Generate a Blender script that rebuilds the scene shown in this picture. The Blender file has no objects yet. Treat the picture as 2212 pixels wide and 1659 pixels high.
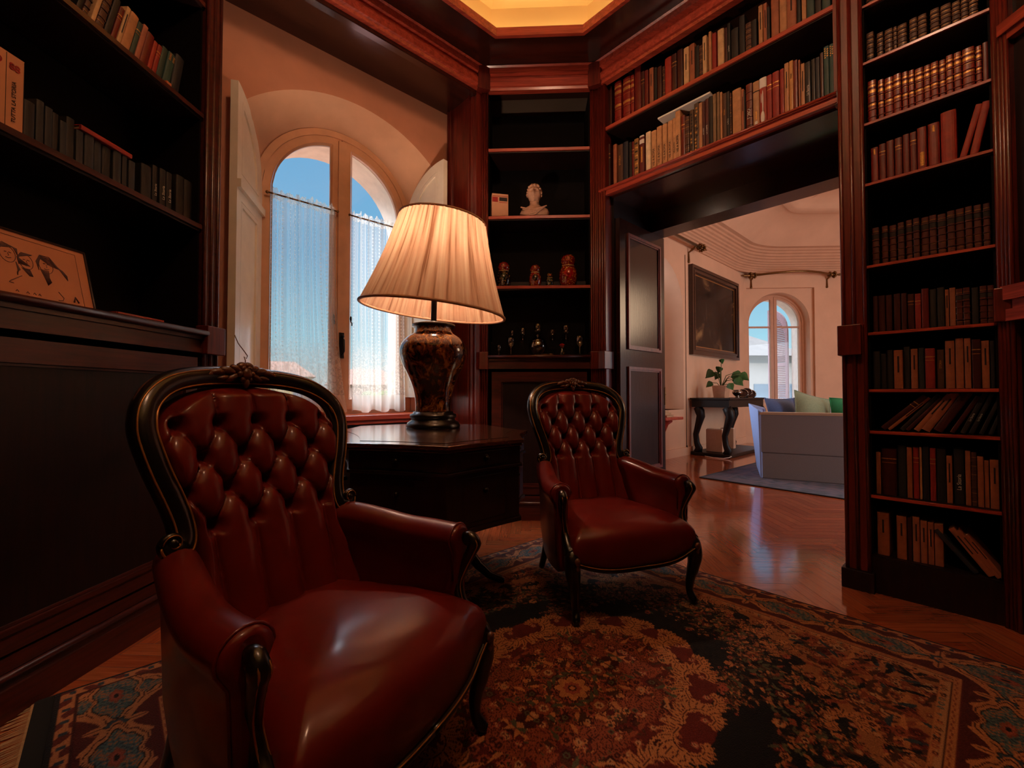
import bpy, bmesh, math, random
import numpy as np
from mathutils import Vector, Matrix
random.seed(7)
PI = math.pi
S2 = math.sqrt(.5)
SC = bpy.context.scene
COL = SC.collection

# ------------------------------------------------------------------ colours and materials
def srgb(h):
    h = h.lstrip('#')
    out = []
    for i in (0, 2, 4):
        v = int(h[i:i+2], 16) / 255
        out.append(v/12.92 if v <= .04045 else ((v+.055)/1.055)**2.4)
    return tuple(out) + (1.0,)

MATS = {}
class NT:
    """tiny node-tree helper"""
    def __init__(s, name):
        s.m = bpy.data.materials.new(name); s.m.use_nodes = True
        s.t = s.m.node_tree; s.t.nodes.clear()
        s.out = s.n('ShaderNodeOutputMaterial')
    def n(s, kind, **kw):
        nd = s.t.nodes.new(kind)
        for k, v in kw.items():
            if k in nd.inputs: nd.inputs[k].default_value = v
            else: setattr(nd, k, v)
        return nd
    def l(s, a, b): s.t.links.new(a, b)
    def bsdf(s, **kw):
        b = s.n('ShaderNodeBsdfPrincipled')
        for k, v in kw.items(): b.inputs[k.replace('_', ' ')].default_value = v
        s.l(b.outputs[0], s.out.inputs[0]); return b
    def coords(s, scale=(1, 1, 1), kind='Object', rot=(0, 0, 0)):
        tc = s.n('ShaderNodeTexCoord'); mp = s.n('ShaderNodeMapping')
        mp.inputs['Scale'].default_value = scale; mp.inputs['Rotation'].default_value = rot
        s.l(tc.outputs[kind], mp.inputs[0]); return mp.outputs[0]
    def noise(s, vec, scale=5, detail=4, rough=.55, dist=0):
        nd = s.n('ShaderNodeTexNoise'); nd.inputs['Scale'].default_value = scale
        nd.inputs['Detail'].default_value = detail; nd.inputs['Roughness'].default_value = rough
        nd.inputs['Distortion'].default_value = dist
        s.l(vec, nd.inputs['Vector']); return nd.outputs['Fac']
    def ramp(s, fac, stops):
        r = s.n('ShaderNodeValToRGB'); e = r.color_ramp.elements
        while len(e) < len(stops): e.new(.5)
        for el, (p, c) in zip(e, stops): el.position = p; el.color = c
        s.l(fac, r.inputs[0]); return r.outputs[0]
    def bump(s, b, h, strength=.2, dist=.01):
        bp = s.n('ShaderNodeBump'); bp.inputs['Strength'].default_value = strength
        bp.inputs['Distance'].default_value = dist
        s.l(h, bp.inputs['Height']); s.l(bp.outputs[0], b.inputs['Normal'])

def simple(name, col, rough=.5, var=.25, scale=30, spec=.5, coat=0, metal=0, bump=0, stretch=(1, 1, 1), sheen=0):
    if name in MATS: return MATS[name]
    t = NT(name); b = t.bsdf(Roughness=rough, Metallic=metal)
    b.inputs['Specular IOR Level'].default_value = spec
    b.inputs['Coat Weight'].default_value = coat; b.inputs['Coat Roughness'].default_value = .12
    if sheen: b.inputs['Sheen Weight'].default_value = sheen
    c = srgb(col); f = t.noise(t.coords(stretch), scale)
    lo = tuple(x*(1-var) for x in c[:3])+(1,); hi = tuple(min(1, x*(1+var)) for x in c[:3])+(1,)
    t.l(t.ramp(f, [(.3, lo), (.7, hi)]), b.inputs['Base Color'])
    if bump: t.bump(b, f, bump, .004)
    MATS[name] = t.m; return t.m

def wood(name, dark, light, grain='z', rough=.3, coat=.3, scale=1.0, spec=.5):
    t = NT(name); b = t.bsdf(Roughness=rough)
    b.inputs['Coat Weight'].default_value = coat; b.inputs['Coat Roughness'].default_value = .15
    b.inputs['Specular IOR Level'].default_value = spec
    st = {'z': (14, 14, .9), 'x': (.9, 14, 14), 'y': (14, .9, 14)}[grain]
    v = t.coords(tuple(k*scale for k in st))
    f1 = t.noise(v, 3.0, 6, .6, .6); f2 = t.noise(v, 11, 3, .5)
    mx = t.n('ShaderNodeMath', operation='MULTIPLY_ADD'); mx.inputs[1].default_value = .35
    t.l(f2, mx.inputs[0]); t.l(f1, mx.inputs[2])
    t.l(t.ramp(mx.outputs[0], [(.42, srgb(dark)), (.85, srgb(light))]), b.inputs['Base Color'])
    t.bump(b, f2, .06, .003)
    MATS[name] = t.m; return t.m

W_V = wood('mahogany_upright', '#3a0f0a', '#73261b', 'z', .34)
W_H = wood('mahogany_rail', '#782318', '#c4523c', 'x', .36)  # brightened red: part of the light on upper rails is in the colour
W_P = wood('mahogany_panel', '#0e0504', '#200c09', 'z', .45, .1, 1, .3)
W_IN = wood('dark_shelf_back', '#050202', '#0a0403', 'z', .7, 0, 1, .12)  # near-black: the shade inside the cases is put into the colour
W_SOF = wood('walnut_soffit', '#1d0c08', '#3c1a10', 'x', .22, .5)
W_BLK = wood('ebonised_wood', '#060403', '#120906', 'z', .3, .35)
W_CARVE = wood('carved_walnut', '#2a150c', '#6b3e22', 'x', .4, .2, 3)
W_L = wood('mahogany_ledge', '#260b07', '#4e1a11', 'x', .38)  # darker copy of the rail wood, dimness of ledges and left case in colour
W_DOOR = wood('door_walnut', '#180907', '#30140d', 'z', .2, .0, 1, .5)
W_BLK2 = wood('black_walnut', '#060403', '#140a07', 'z', .5, .05, 1, .3)
W_TBL = wood('desk_walnut', '#0f0705', '#26110b', 'z', .28, .5)
W_TOP = wood('desk_top', '#2e150c', '#5a2d1a', 'x', .16, .8, 1, .9)
M_GILT = simple('gilt_line', '#a8743c', .32, .2, 60, metal=.5)
M_BRASS = simple('aged_brass', '#7a5b36', .3, .3, 80, metal=.9)
M_CREAM = simple('cream_paint', '#efe2cc', .35, .06, 8, coat=.2)
M_FRAME = simple('window_paint', '#cf9a74', .4, .08, 9, coat=.2)
M_PLAST = simple('terracotta_plaster', '#c88868', .85, .07, 5, bump=.1)
M_REVEAL = simple('reveal_plaster', '#d9a986', .85, .07, 5, bump=.1)
M_SALON = simple('salon_plaster', '#d2a686', .8, .05, 3, bump=.05)
M_SALONC = simple('salon_cornice_plaster', '#c49676', .8, .05, 4)
M_COFFER = simple('coffer_plaster', '#efc488', .8, .03, 3)
M_STONE = simple('outer_stone', '#e2d6c6', .9, .08, 12, bump=.2)
M_WHITE = simple('white_paint', '#e8e2da', .5, .04, 10)
M_PAGE = simple('paper_pages', '#b99a74', .9, .2, 200, stretch=(1, .05, 1))
M_GOLD = simple('gold_tooling', '#c99552', .35, .35, 220, metal=.55)
M_INK = simple('printed_ink', '#1a0f0c', .7, .1, 60)
M_INKR = simple('red_ink', '#8e1414', .7, .1, 60)
M_INKW = simple('white_lettering', '#d8d0c4', .6, .05, 60)
M_IRON = simple('dark_iron', '#15100d', .4, .3, 60, metal=.6)
M_SHELL = simple('wall_core', '#6b5a4c', .9, .1, 4)

def leather():
    t = NT('oxblood_leather'); b = t.bsdf(Roughness=.40)
    b.inputs['Coat Weight'].default_value = .36; b.inputs['Coat Roughness'].default_value = .14; b.inputs['Specular IOR Level'].default_value = .22
    v = t.coords()
    t.l(t.ramp(t.noise(v, 7, 3, .5), [(.3, srgb('#5a130f')), (.72, srgb('#681711'))]), b.inputs['Base Color'])
    t.bump(b, t.noise(v, 150, 2, .5), .035, .001)
    MATS['leather'] = t.m; return t.m
M_LEATHER = leather()

def parquet():
    t = NT('herringbone_oak'); b = t.bsdf(Roughness=.2); b.inputs['Specular IOR Level'].default_value = .8
    b.inputs['Coat Weight'].default_value = .5; b.inputs['Coat Roughness'].default_value = .09
    a = t.n('ShaderNodeVertexColor', layer_name='plank')
    uv = t.n('ShaderNodeUVMap', uv_map='grain')
    mp = t.n('ShaderNodeMapping'); mp.inputs['Scale'].default_value = (3, 60, 1); t.l(uv.outputs[0], mp.inputs[0])
    f = t.noise(mp.outputs[0], 1.6, 5, .6, .4)
    grain = t.ramp(f, [(.3, srgb('#984a2a')), (.75, srgb('#c46c42'))])
    mx = t.n('ShaderNodeMix', data_type='RGBA', blend_type='MULTIPLY'); mx.inputs[0].default_value = 1
    t.l(grain, mx.inputs[6]); t.l(a.outputs[0], mx.inputs[7]); t.l(mx.outputs[2], b.inputs['Base Color'])
    f2 = t.noise(t.coords(), 3.2, 3)
    t.l(t.ramp(f2, [(.3, (.09,)*3+(1,)), (.7, (.16,)*3+(1,))]), b.inputs['Roughness'])
    f3 = t.noise(t.coords(), 14, 3)
    t.bump(b, f3, .05, .01)
    MATS['parquet'] = t.m; return t.m
M_FLOOR = parquet()

def rug_mat(layer, name):
    t = NT(name); b = t.bsdf(Roughness=.95); b.inputs['Specular IOR Level'].default_value = .1
    b.inputs['Sheen Weight'].default_value = .15
    a = t.n('ShaderNodeVertexColor', layer_name=layer)
    f = t.noise(t.coords((1, 1, 1)), 260, 2)
    r = t.ramp(f, [(.25, (.55, .55, .55, 1)), (.75, (1.15, 1.15, 1.15, 1))])
    mx = t.n('ShaderNodeMix', data_type='RGBA', blend_type='MULTIPLY'); mx.inputs[0].default_value = 1
    t.l(a.outputs[0], mx.inputs[6]); t.l(r, mx.inputs[7]); t.l(mx.outputs[2], b.inputs['Base Color'])
    t.bump(b, f, .5, .004)
    return t.m

def glass():
    t = NT('window_glass')
    tr = t.n('ShaderNodeBsdfTransparent'); gl = t.n('ShaderNodeBsdfGlossy'); gl.inputs['Roughness'].default_value = .02
    fr = t.n('ShaderNodeFresnel'); fr.inputs['IOR'].default_value = 1.45
    mx = t.n('ShaderNodeMixShader'); t.l(fr.outputs[0], mx.inputs[0]); t.l(tr.outputs[0], mx.inputs[1]); t.l(gl.outputs[0], mx.inputs[2])
    t.l(mx.outputs[0], t.out.inputs[0]); return t.m
M_GLASS = glass()

def crystal():
    t = NT('cut_glass')
    tr = t.n('ShaderNodeBsdfTransparent'); tr.inputs[0].default_value = (.6, .6, .62, 1)
    gl = t.n('ShaderNodeBsdfGlossy'); gl.inputs['Roughness'].default_value = .08
    f = t.noise(t.coords(), 40, 2)
    mx = t.n('ShaderNodeMixShader'); t.l(t.ramp(f, [(.3, (.12,)*3+(1,)), (.7, (.4,)*3+(1,))]), mx.inputs[0])
    t.l(tr.outputs[0], mx.inputs[1]); t.l(gl.outputs[0], mx.inputs[2]); t.l(mx.outputs[0], t.out.inputs[0]); return t.m
M_CRYST = crystal()

def lace():
    """sheer net: thin threads, dotted columns, dense floral foot"""
    t = NT('lace_net')
    tr = t.n('ShaderNodeBsdfTransparent')
    df = t.n('ShaderNodeBsdfDiffuse'); df.inputs[0].default_value = srgb('#efe3d2')
    tl = t.n('ShaderNodeBsdfTranslucent'); tl.inputs[0].default_value = srgb('#f4ead9')
    clo = t.n('ShaderNodeMixShader'); clo.inputs[0].default_value = .6
    t.l(df.outputs[0], clo.inputs[1]); t.l(tl.outputs[0], clo.inputs[2])
    uv = t.n('ShaderNodeUVMap', uv_map='cloth')
    sp = t.n('ShaderNodeSeparateXYZ'); t.l(uv.outputs[0], sp.inputs[0])
    def M(op, a, b=None, c=None, clamp=False):
        m = t.n('ShaderNodeMath', operation=op); m.use_clamp = clamp
        for i, v in enumerate((a, b, c)):
            if v is None: continue
            if isinstance(v, (int, float)): m.inputs[i].default_value = v
            else: t.l(v, m.inputs[i])
        return m.outputs[0]
    X, Z = sp.outputs[0], sp.outputs[1]
    # vertical threads in irregular columns
    nx = t.n('ShaderNodeTexNoise', noise_dimensions='1D'); nx.inputs['Scale'].default_value = 26
    nx.inputs['Detail'].default_value = 3
    t.l(X, nx.inputs['W'])
    threads = M('MULTIPLY', M('GREATER_THAN', M('FRACT', M('MULTIPLY', X, 36.0)), .86), .45)
    dots = M('MULTIPLY', M('LESS_THAN', M('ADD', M('POWER', M('SUBTRACT', M('FRACT', M('MULTIPLY', X, 18.0)), .5), 2), M('POWER', M('SUBTRACT', M('FRACT', M('MULTIPLY', Z, 34.0)), .5), 2)), .022), .75)
    dots = M('MULTIPLY', dots, M('GREATER_THAN', nx.outputs[0], .45))
    bands = t.ramp(nx.outputs[0], [(.3, (.16,)*3+(1,)), (.7, (.48,)*3+(1,))])
    cb = t.n('ShaderNodeCombineXYZ'); t.l(X, cb.inputs[0]); t.l(Z, cb.inputs[1])
    fl = t.noise(cb.outputs[0], 38, 4, .65, 1.2)
    floral = M('GREATER_THAN', fl, .5)
    low = M('SUBTRACT', 1.0, M('DIVIDE', Z, .62), clamp=True)      # rises towards the hem
    low = M('POWER', low, .5)
    hem = M('MULTIPLY', M('LESS_THAN', Z, .13), .35)
    top = M('GREATER_THAN', Z, 1.525)
    foot = M('MULTIPLY', low, M('MULTIPLY_ADD', floral, .34, .62))
    a = M('MAXIMUM', M('MAXIMUM', threads, dots), bands)
    a = M('MAXIMUM', a, foot); a = M('ADD', a, hem)
    a = M('MAXIMUM', a, M('MULTIPLY', top, M('MULTIPLY_ADD', floral, .4, .4)), clamp=True)
    a = M('MINIMUM', a, .93)
    mx = t.n('ShaderNodeMixShader'); t.l(a, mx.inputs[0]); t.l(tr.outputs[0], mx.inputs[1]); t.l(clo.outputs[0], mx.inputs[2])
    t.l(mx.outputs[0], t.out.inputs[0]); return t.m
M_LACE = lace()

def shade_mat():
    t = NT('pleated_silk')
    df = t.n('ShaderNodeBsdfDiffuse'); tl = t.n('ShaderNodeBsdfTranslucent')
    uv = t.n('ShaderNodeUVMap', uv_map='cloth')
    mp = t.n('ShaderNodeMapping'); mp.inputs['Scale'].default_value = (72, .6, 1); t.l(uv.outputs[0], mp.inputs[0])
    f = t.noise(mp.outputs[0], 1.0, 3, .6)
    c = t.ramp(f, [(.34, srgb('#845a40')), (.44, srgb('#c09474')), (.72, srgb('#d8b896'))])
    t.l(c, df.inputs[0]); t.l(c, tl.inputs[0])
    mx = t.n('ShaderNodeMixShader'); mx.inputs[0].default_value = .20
    t.l(df.outputs[0], mx.inputs[1]); t.l(tl.outputs[0], mx.inputs[2]); t.l(mx.outputs[0], t.out.inputs[0]); return t.m
M_SHADE = shade_mat()

def vase_mat():
    t = NT('tortoiseshell_glaze'); b = t.bsdf(Roughness=.14); b.inputs['Coat Weight'].default_value = .5
    b.inputs['Coat Roughness'].default_value = .06
    v = t.coords((1, 1, .75)); n = t.noise(v, 16, 5, .65, 1.6); n2 = t.noise(v, 42, 3, .6, .8)
    mx = t.n('ShaderNodeMath', operation='MULTIPLY_ADD'); mx.inputs[1].default_value = .35; t.l(n2, mx.inputs[0]); t.l(n, mx.inputs[2])
    t.l(t.ramp(mx.outputs[0], [(.46, srgb('#180904')), (.62, srgb('#3a180c')), (.72, srgb('#6e3a18')), (.82, srgb('#b07c3c'))]), b.inputs['Base Color'])
    return t.m
def emit(name, col, st):
    t = NT(name); e = t.n('ShaderNodeEmission'); e.inputs[0].default_value = col; e.inputs[1].default_value = st; t.l(e.outputs[0], t.out.inputs[0]); return t.m
M_VASE = vase_mat()

def canvas_mat():
    """an old dark oil painting, generic: a pale cloud shape over a dark ground with streaks"""
    t = NT('dark_oil_painting'); b = t.bsdf(Roughness=.16); b.inputs['Coat Weight'].default_value = .10
    b.inputs['Coat Roughness'].default_value = .1; b.inputs['Specular IOR Level'].default_value = .15
    v = t.coords((1, 1, 1), 'Generated')
    f = t.noise(v, 2.4, 5, .6, .8); g = t.noise(t.coords((9, 9, 2), 'Generated'), 2.5, 5, .7, .5)
    a = t.ramp(f, [(.35, srgb('#0e0a08')), (.52, srgb('#1c120c')), (.60, srgb('#4a3320')), (.70, srgb('#8a6a44'))])
    c = t.ramp(g, [(.4, srgb('#000000')), (.62, srgb('#14161c')), (.75, srgb('#4a3a30'))])
    mx = t.n('ShaderNodeMix', data_type='RGBA', blend_type='ADD'); mx.inputs[0].default_value = .6
    t.l(a, mx.inputs[6]); t.l(c, mx.inputs[7]); t.l(mx.outputs[2], b.inputs['Base Color'])
    return t.m
M_CANVAS = canvas_mat()

# ------------------------------------------------------------------ mesh builder
class MB:
    def __init__(s): s.v = []; s.f = []; s.m = []; s.s = []; s.uv = {}
    def add(s, vs, fs, mi=0, sm=False):
        o = len(s.v); s.v += [tuple(p) for p in vs]
        for f in fs: s.f.append([i+o for i in f]); s.m.append(mi); s.s.append(sm)
        return s
    def box(s, x0, x1, y0, y1, z0, z1, mi=0):
        vs = [(x, y, z) for z in (z0, z1) for y in (y0, y1) for x in (x0, x1)]
        return s.add(vs, [(0, 2, 3, 1), (4, 5, 7, 6), (0, 1, 5, 4), (2, 6, 7, 3), (0, 4, 6, 2), (1, 3, 7, 5)], mi)
    def prism(s, poly, z0, z1, mi=0, sm=False, mat=None):
        n = len(poly); vs = [(x, y, z0) for x, y in poly]+[(x, y, z1) for x, y in poly]
        if mat: vs = [tuple(mat @ Vector(p)) for p in vs]
        fs = [tuple(range(n))[::-1], tuple(range(n, 2*n))]
        s.add(vs, fs, mi)
        o = len(s.v)-2*n
        for i in range(n):
            j = (i+1) % n; s.f.append([o+i, o+j, o+n+j, o+n+i]); s.m.append(mi); s.s.append(sm)
        return s
    def rings(s, rings, mi=0, sm=True, closed=True, cap=(True, True)):
        n = len(rings[0]); o = len(s.v)
        for r in rings: s.v += [tuple(p) for p in r]
        for k in range(len(rings)-1):
            for i in range(n if closed else n-1):
                j = (i+1) % n
                s.f.append([o+k*n+i, o+k*n+j, o+(k+1)*n+j, o+(k+1)*n+i]); s.m.append(mi); s.s.append(sm)
        if closed:
            if cap[0]: s.f.append([o+i for i in range(n)][::-1]); s.m.append(mi); s.s.append(False)
            if cap[1]: s.f.append([o+(len(rings)-1)*n+i for i in range(n)]); s.m.append(mi); s.s.append(False)
        return s
    def lathe(s, prof, seg=24, c=(0, 0), mi=0, cap=(True, True)):
        R = [[(c[0]+r*math.cos(2*PI*i/seg), c[1]+r*math.sin(2*PI*i/seg), z) for i in range(seg)] for r, z in prof]
        return s.rings(R, mi, True, True, cap)
    def tube(s, pts, r, seg=8, mi=0, sm=True, flat=None):
        """round tube along pts; r number or list; flat=(a,b) scales section axes"""
        P = [Vector(p) for p in pts]; n = len(P)
        if isinstance(r, (int, float)): r = [r]*n
        T = []
        for i in range(n):
            d = (P[min(i+1, n-1)]-P[max(i-1, 0)]); T.append(d.normalized() if d.length > 1e-9 else Vector((0, 0, 1)))
        up = Vector((0, 0, 1)) if abs(T[0].z) < .9 else Vector((0, 1, 0))
        X = T[0].cross(up).normalized(); R = []
        for i in range(n):
            X = (X-T[i]*X.dot(T[i])); X = X.normalized() if X.length > 1e-6 else T[i].orthogonal().normalized()
            Y = T[i].cross(X)
            fa, fb = flat if flat else (1, 1)
            R.append([P[i]+X*(math.cos(2*PI*k/seg)*r[i]*fa)+Y*(math.sin(2*PI*k/seg)*r[i]*fb) for k in range(seg)])
        return s.rings(R, mi, sm)
    def ball(s, c, r, seg=14, rg=9, mi=0, mat=None):
        if isinstance(r, (int, float)): r = (r, r, r)
        R = []
        for j in range(rg+1):
            a = -PI/2+PI*j/rg; cz = math.sin(a); cr = max(math.cos(a), 1e-3)
            ring = [Vector((r[0]*cr*math.cos(2*PI*i/seg), r[1]*cr*math.sin(2*PI*i/seg), r[2]*cz)) for i in range(seg)]
            if mat: ring = [mat @ p for p in ring]
            R.append([p+Vector(c) for p in ring])
        return s.rings(R, mi, True)
    def grid(s, P, mi=0, sm=True, uv=None):
        """P[row][col] points; open sheet"""
        o = len(s.v); nr, nc = len(P), len(P[0])
        for row in P: s.v += [tuple(p) for p in row]
        if uv:
            for a in range(nr):
                for b in range(nc): s.uv[o+a*nc+b] = uv[a][b]
        for a in range(nr-1):
            for b in range(nc-1):
                s.f.append([o+a*nc+b, o+a*nc+b+1, o+(a+1)*nc+b+1, o+(a+1)*nc+b]); s.m.append(mi); s.s.append(sm)
        return s
    def build(s, name, mats, parent=None, loc=None, rot=None, bevel=0, recalc=True, uvname='cloth'):
        me = bpy.data.meshes.new(name); me.from_pydata(s.v, [], s.f)
        mats = mats if isinstance(mats, (list, tuple)) else [mats]
        for m in mats: me.materials.append(m)
        me.polygons.foreach_set('material_index', s.m); me.polygons.foreach_set('use_smooth', s.s)
        if recalc:
            bm = bmesh.new(); bm.from_mesh(me); bmesh.ops.recalc_face_normals(bm, faces=bm.faces); bm.to_mesh(me); bm.free()
        if s.uv:
            lay = me.uv_layers.new(name=uvname)
            for lp in me.loops: lay.data[lp.index].uv = s.uv.get(lp.vertex_index, (0, 0))
        me.update()
        o = bpy.data.objects.new(name, me); COL.objects.link(o)
        if parent: o.parent = parent
        if loc: o.location = loc
        if rot: o.rotation_euler = rot
        if bevel:
            md = o.modifiers.new('edge', 'BEVEL'); md.width = bevel; md.segments = 2; md.limit_method = 'ANGLE'; md.angle_limit = .7
        return o

def tag(o, label=None, cat=None, group=None, kind=None):
    if label: o['label'] = label
    if cat: o['category'] = cat
    if group: o['group'] = group
    if kind: o['kind'] = kind
    return o
def thing(name, label, cat, loc=(0, 0, 0), rz=0, group=None):
    o = bpy.data.objects.new(name, None); o.empty_display_size = .05; COL.objects.link(o)
    o.location = loc; o.rotation_euler = (0, 0, rz)
    return tag(o, label, cat, group)
def struct(o): o['kind'] = 'structure'; return o
def copy_tree(o, parent=None):
    c = o.copy(); COL.objects.link(c)
    if parent: c.parent = parent
    for ch in list(o.children): copy_tree(ch, c)
    return c

# wall frames: local X runs left to right along the wall, Y goes into the wall, Z up
WALL = {'A': ((-1.62, 0, 0), PI/2), 'B': ((-1.63, 2.26, 0), PI/4), 'C': ((-.40, 3.49, 0), 0), 'D': ((.53, 3.49, 0), -PI/4),
        'F': ((2.05, 1.97, 0), -PI/2)}
def place(o, w):
    o.location = WALL[w][0]; o.rotation_euler = (0, 0, WALL[w][1]); return o
def world(w, u, n, z=0):
    (x, y, _), a = WALL[w]
    return Vector((x+math.cos(a)*u-math.sin(a)*n, y+math.sin(a)*u+math.cos(a)*n, z))

def text_mesh(txt, size, mat, parent, loc, axes, name='lettering', bold=False):
    """flat lettering as a mesh; axes = (text right, text up) as vectors in the parent's space"""
    cu = bpy.data.curves.new('t', 'FONT'); cu.body = txt; cu.size = size; cu.align_x = 'CENTER'; cu.align_y = 'CENTER'
    cu.extrude = .0004
    if bold: cu.offset = size*.02
    ob = bpy.data.objects.new('t', cu); COL.objects.link(ob)
    dg = bpy.context.evaluated_depsgraph_get()
    me = bpy.data.meshes.new_from_object(ob.evaluated_get(dg))
    bpy.data.objects.remove(ob); bpy.data.curves.remove(cu)
    me.name = name; me.materials.clear(); me.materials.append(mat)
    o = bpy.data.objects.new(name, me); COL.objects.link(o); o.parent = parent
    X = Vector(axes[0]).normalized(); Y = Vector(axes[1]).normalized(); Z = X.cross(Y)
    M = Matrix((X, Y, Z)).transposed().to_4x4(); M.translation = Vector(loc); o.matrix_local = M
    return o
# ------------------------------------------------------------------ room polygon (library, an octagon) seen from above, clockwise from the window corner
ROOM = [(-1.63, 2.26), (-.40, 3.49), (.53, 3.49), (2.05, 1.97), (2.05, -.9), (1.0, -1.95), (-.58, -1.95), (-1.63, -.9)]
def inset(poly, d):
    out = []; n = len(poly)
    for i in range(n):
        p, q, r = Vector(poly[i-1]), Vector(poly[i]), Vector(poly[(i+1) % n])
        e1, e2 = (q-p).normalized(), (r-q).normalized()
        n1, n2 = Vector((e1.y, -e1.x)), Vector((e2.y, -e2.x))        # inward for clockwise order
        b = (n1+n2); out.append(tuple(q+b*(d/ (b.length_squared/2))))
    return out
def ring_sweep(mb, poly, prof, closed_prof=True, mi=0):
    rings = [inset(poly, d) for d, z in prof]
    R = [[(x, y, z) for x, y in rg] for rg, (d, z) in zip(rings, prof)]
    if closed_prof: R.append(R[0])
    return mb.rings(R, mi, False, True, (False, False))

# ---- floor: herringbone boards on a screed slab
def build_floor():
    bm = bmesh.new(); cl = bm.loops.layers.color.new('plank'); uvl = bm.loops.layers.uv.new('grain')
    rnd = random.Random(3); Wd, Ln = .075, .45; a0 = math.radians(0)
    ca, sa = math.cos(a0), math.sin(a0)
    N = int(14/Wd)
    for i in range(-8, int(14/(Wd))+8):
        for j in range(-12, 20):
            for k in (0, 1):
                # herringbone: rows of L-shaped pairs stepping diagonally
                x = i*Wd + j*2*Ln*0.5*0; y = 0
                bx = i*Wd + j*(Ln+0)*1.0; by = -i*Wd*-1 - j*Ln
                if k == 0: r = (bx, by, bx+Ln, by+Wd)
                else: r = (bx+Ln-Wd+Wd, by+Wd-Ln, bx+Ln+Wd, by+Wd)
                cx, cy = (r[0]+r[2])/2-6.0, (r[1]+r[3])/2-1.0
                if not (-3.2 < cx < 8.4 and -2.6 < cy < 11): continue
                g = .0008
                P = [(r[0]+g, r[1]+g), (r[2]-g, r[1]+g), (r[2]-g, r[3]-g), (r[0]+g, r[3]-g)]
                vs = [bm.verts.new((p[0]-6.0, p[1]-1.0, 0.0)) for p in P]
                f = bm.faces.new(vs); v = .84+.16*rnd.random(); w = v*(.93+.1*rnd.random()); o = rnd.random()*9
                for l, (uu, vv) in zip(f.loops, ((0, 0), (1, 0), (1, 1), (0, 1))):
                    l[cl] = (v, w, w*.97, 1)
                    l[uvl].uv = (uu*Ln+o, vv*Wd+o) if k == 0 else (vv*Ln+o, uu*Wd+o)
    me = bpy.data.meshes.new('floor'); bm.to_mesh(me); bm.free(); me.materials.append(M_FLOOR)
    o = bpy.data.objects.new('floor', me); COL.objects.link(o); struct(o)
    s = MB().box(-3.4, 8.8, -2.8, 11.2, -.2, -.004); s2 = s.build('floor_slab', W_P, o)
    return o
FLOOR = build_floor()

# ---- ceiling: dark timber ring with an octagonal opening, a lit coffer above
CZ = 3.64
c = MB(); ring_sweep(c, ROOM, [(-.5, CZ), (.35, CZ), (.35, CZ+.03), (-.5, CZ+.03)]); CEIL = struct(c.build('ceiling', W_SOF))
c = MB(); ring_sweep(c, ROOM, [(.335, CZ-.012), (.362, CZ-.012), (.362, CZ+.05), (.335, CZ+.05)]); c.build('opening_trim', W_H, CEIL)
c = MB(); ring_sweep(c, ROOM, [(.24, CZ+.03), (.24, CZ+.30), (.30, CZ+.32), (.30, CZ+.37), (.44, CZ+.46), (.44, CZ+.52)], False)
top = inset(ROOM, .44); o_ = len(c.v); c.v += [(x, y, CZ+.52) for x, y in top]; c.f.append(list(range(o_, o_+8))); c.m.append(0); c.s.append(False)
c.build('coffer', M_COFFER, CEIL)
c = MB(); c.box(-2.6, 3.4, -2.9, 4.3, 4.75, 4.85); c.build('roof_slab', M_SHELL, CEIL)

# ---- cornice
c = MB()
ring_sweep(c, ROOM, [(-.02, 3.455), (.028, 3.455), (.032, 3.475), (.046, 3.48), (.046, 3.535), (.022, 3.542), (.022, 3.572), (.05, 3.58), (.05, 3.628), (.062, CZ-.002), (-.02, CZ-.002)])
CORN = struct(c.build('trim_1', W_H))
for p in (1, 2):
    q = inset(ROOM, .03)[p]; b = MB(); a = PI/8 if p == 1 else -PI/8
    pts = [(-.05, -.04), (.05, -.04), (.05, .05), (-.05, .05)]
    M = Matrix.Translation((q[0], q[1], 0)) @ Matrix.Rotation(a, 4, 'Z')
    b.prism(pts, 3.45, CZ-.004, 0, False, M); b.build('corner_block', W_V, CORN)

# ---- outer walls of the library (behind the joinery)
def wallbox(name, w, x0, x1, y0, y1, z0, z1, mat):
    return struct(place(MB().box(x0, x1, y0, y1, z0, z1).build(name, mat), w))
wallbox('wall_left', 'A', -1.2, 2.34, .36, .5, 0, 4.75, M_SHELL)
wallbox('wall_front', 'C', -.35, 1.2, .36, .5, 0, 4.75, M_SHELL)
def loop_wall(name, pts, mat, z1=4.75):
    m = MB()
    for (a, b) in zip(pts[:-1], pts[1:]):
        A, Bv = Vector(a), Vector(b); d = (Bv-A).normalized(); n = Vector((-d.y, d.x))*.12
        A2, B2 = A-d*.02, Bv+d*.02
        m.prism([tuple(A2), tuple(B2), tuple(B2+n), tuple(A2+n)], 0, z1)
    return struct(m.build(name, mat))
W_BACK = wood('panelled_wall', '#1c0a06', '#3a170e', 'z', .5, .1)
LW = [(2.58, 1.9), (2.58, -.95), (1.05, -2.3), (-.63, -2.3), (-1.98, -.95), (-1.98, 0)][::-1]
for nm, a, b in (('wall_left_near', 0, 1), ('wall_back_left', 1, 2), ('wall_back', 2, 3), ('wall_back_right', 3, 4), ('wall_right_near', 4, 5)): loop_wall(nm, LW[a:b+1], W_BACK)

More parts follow.
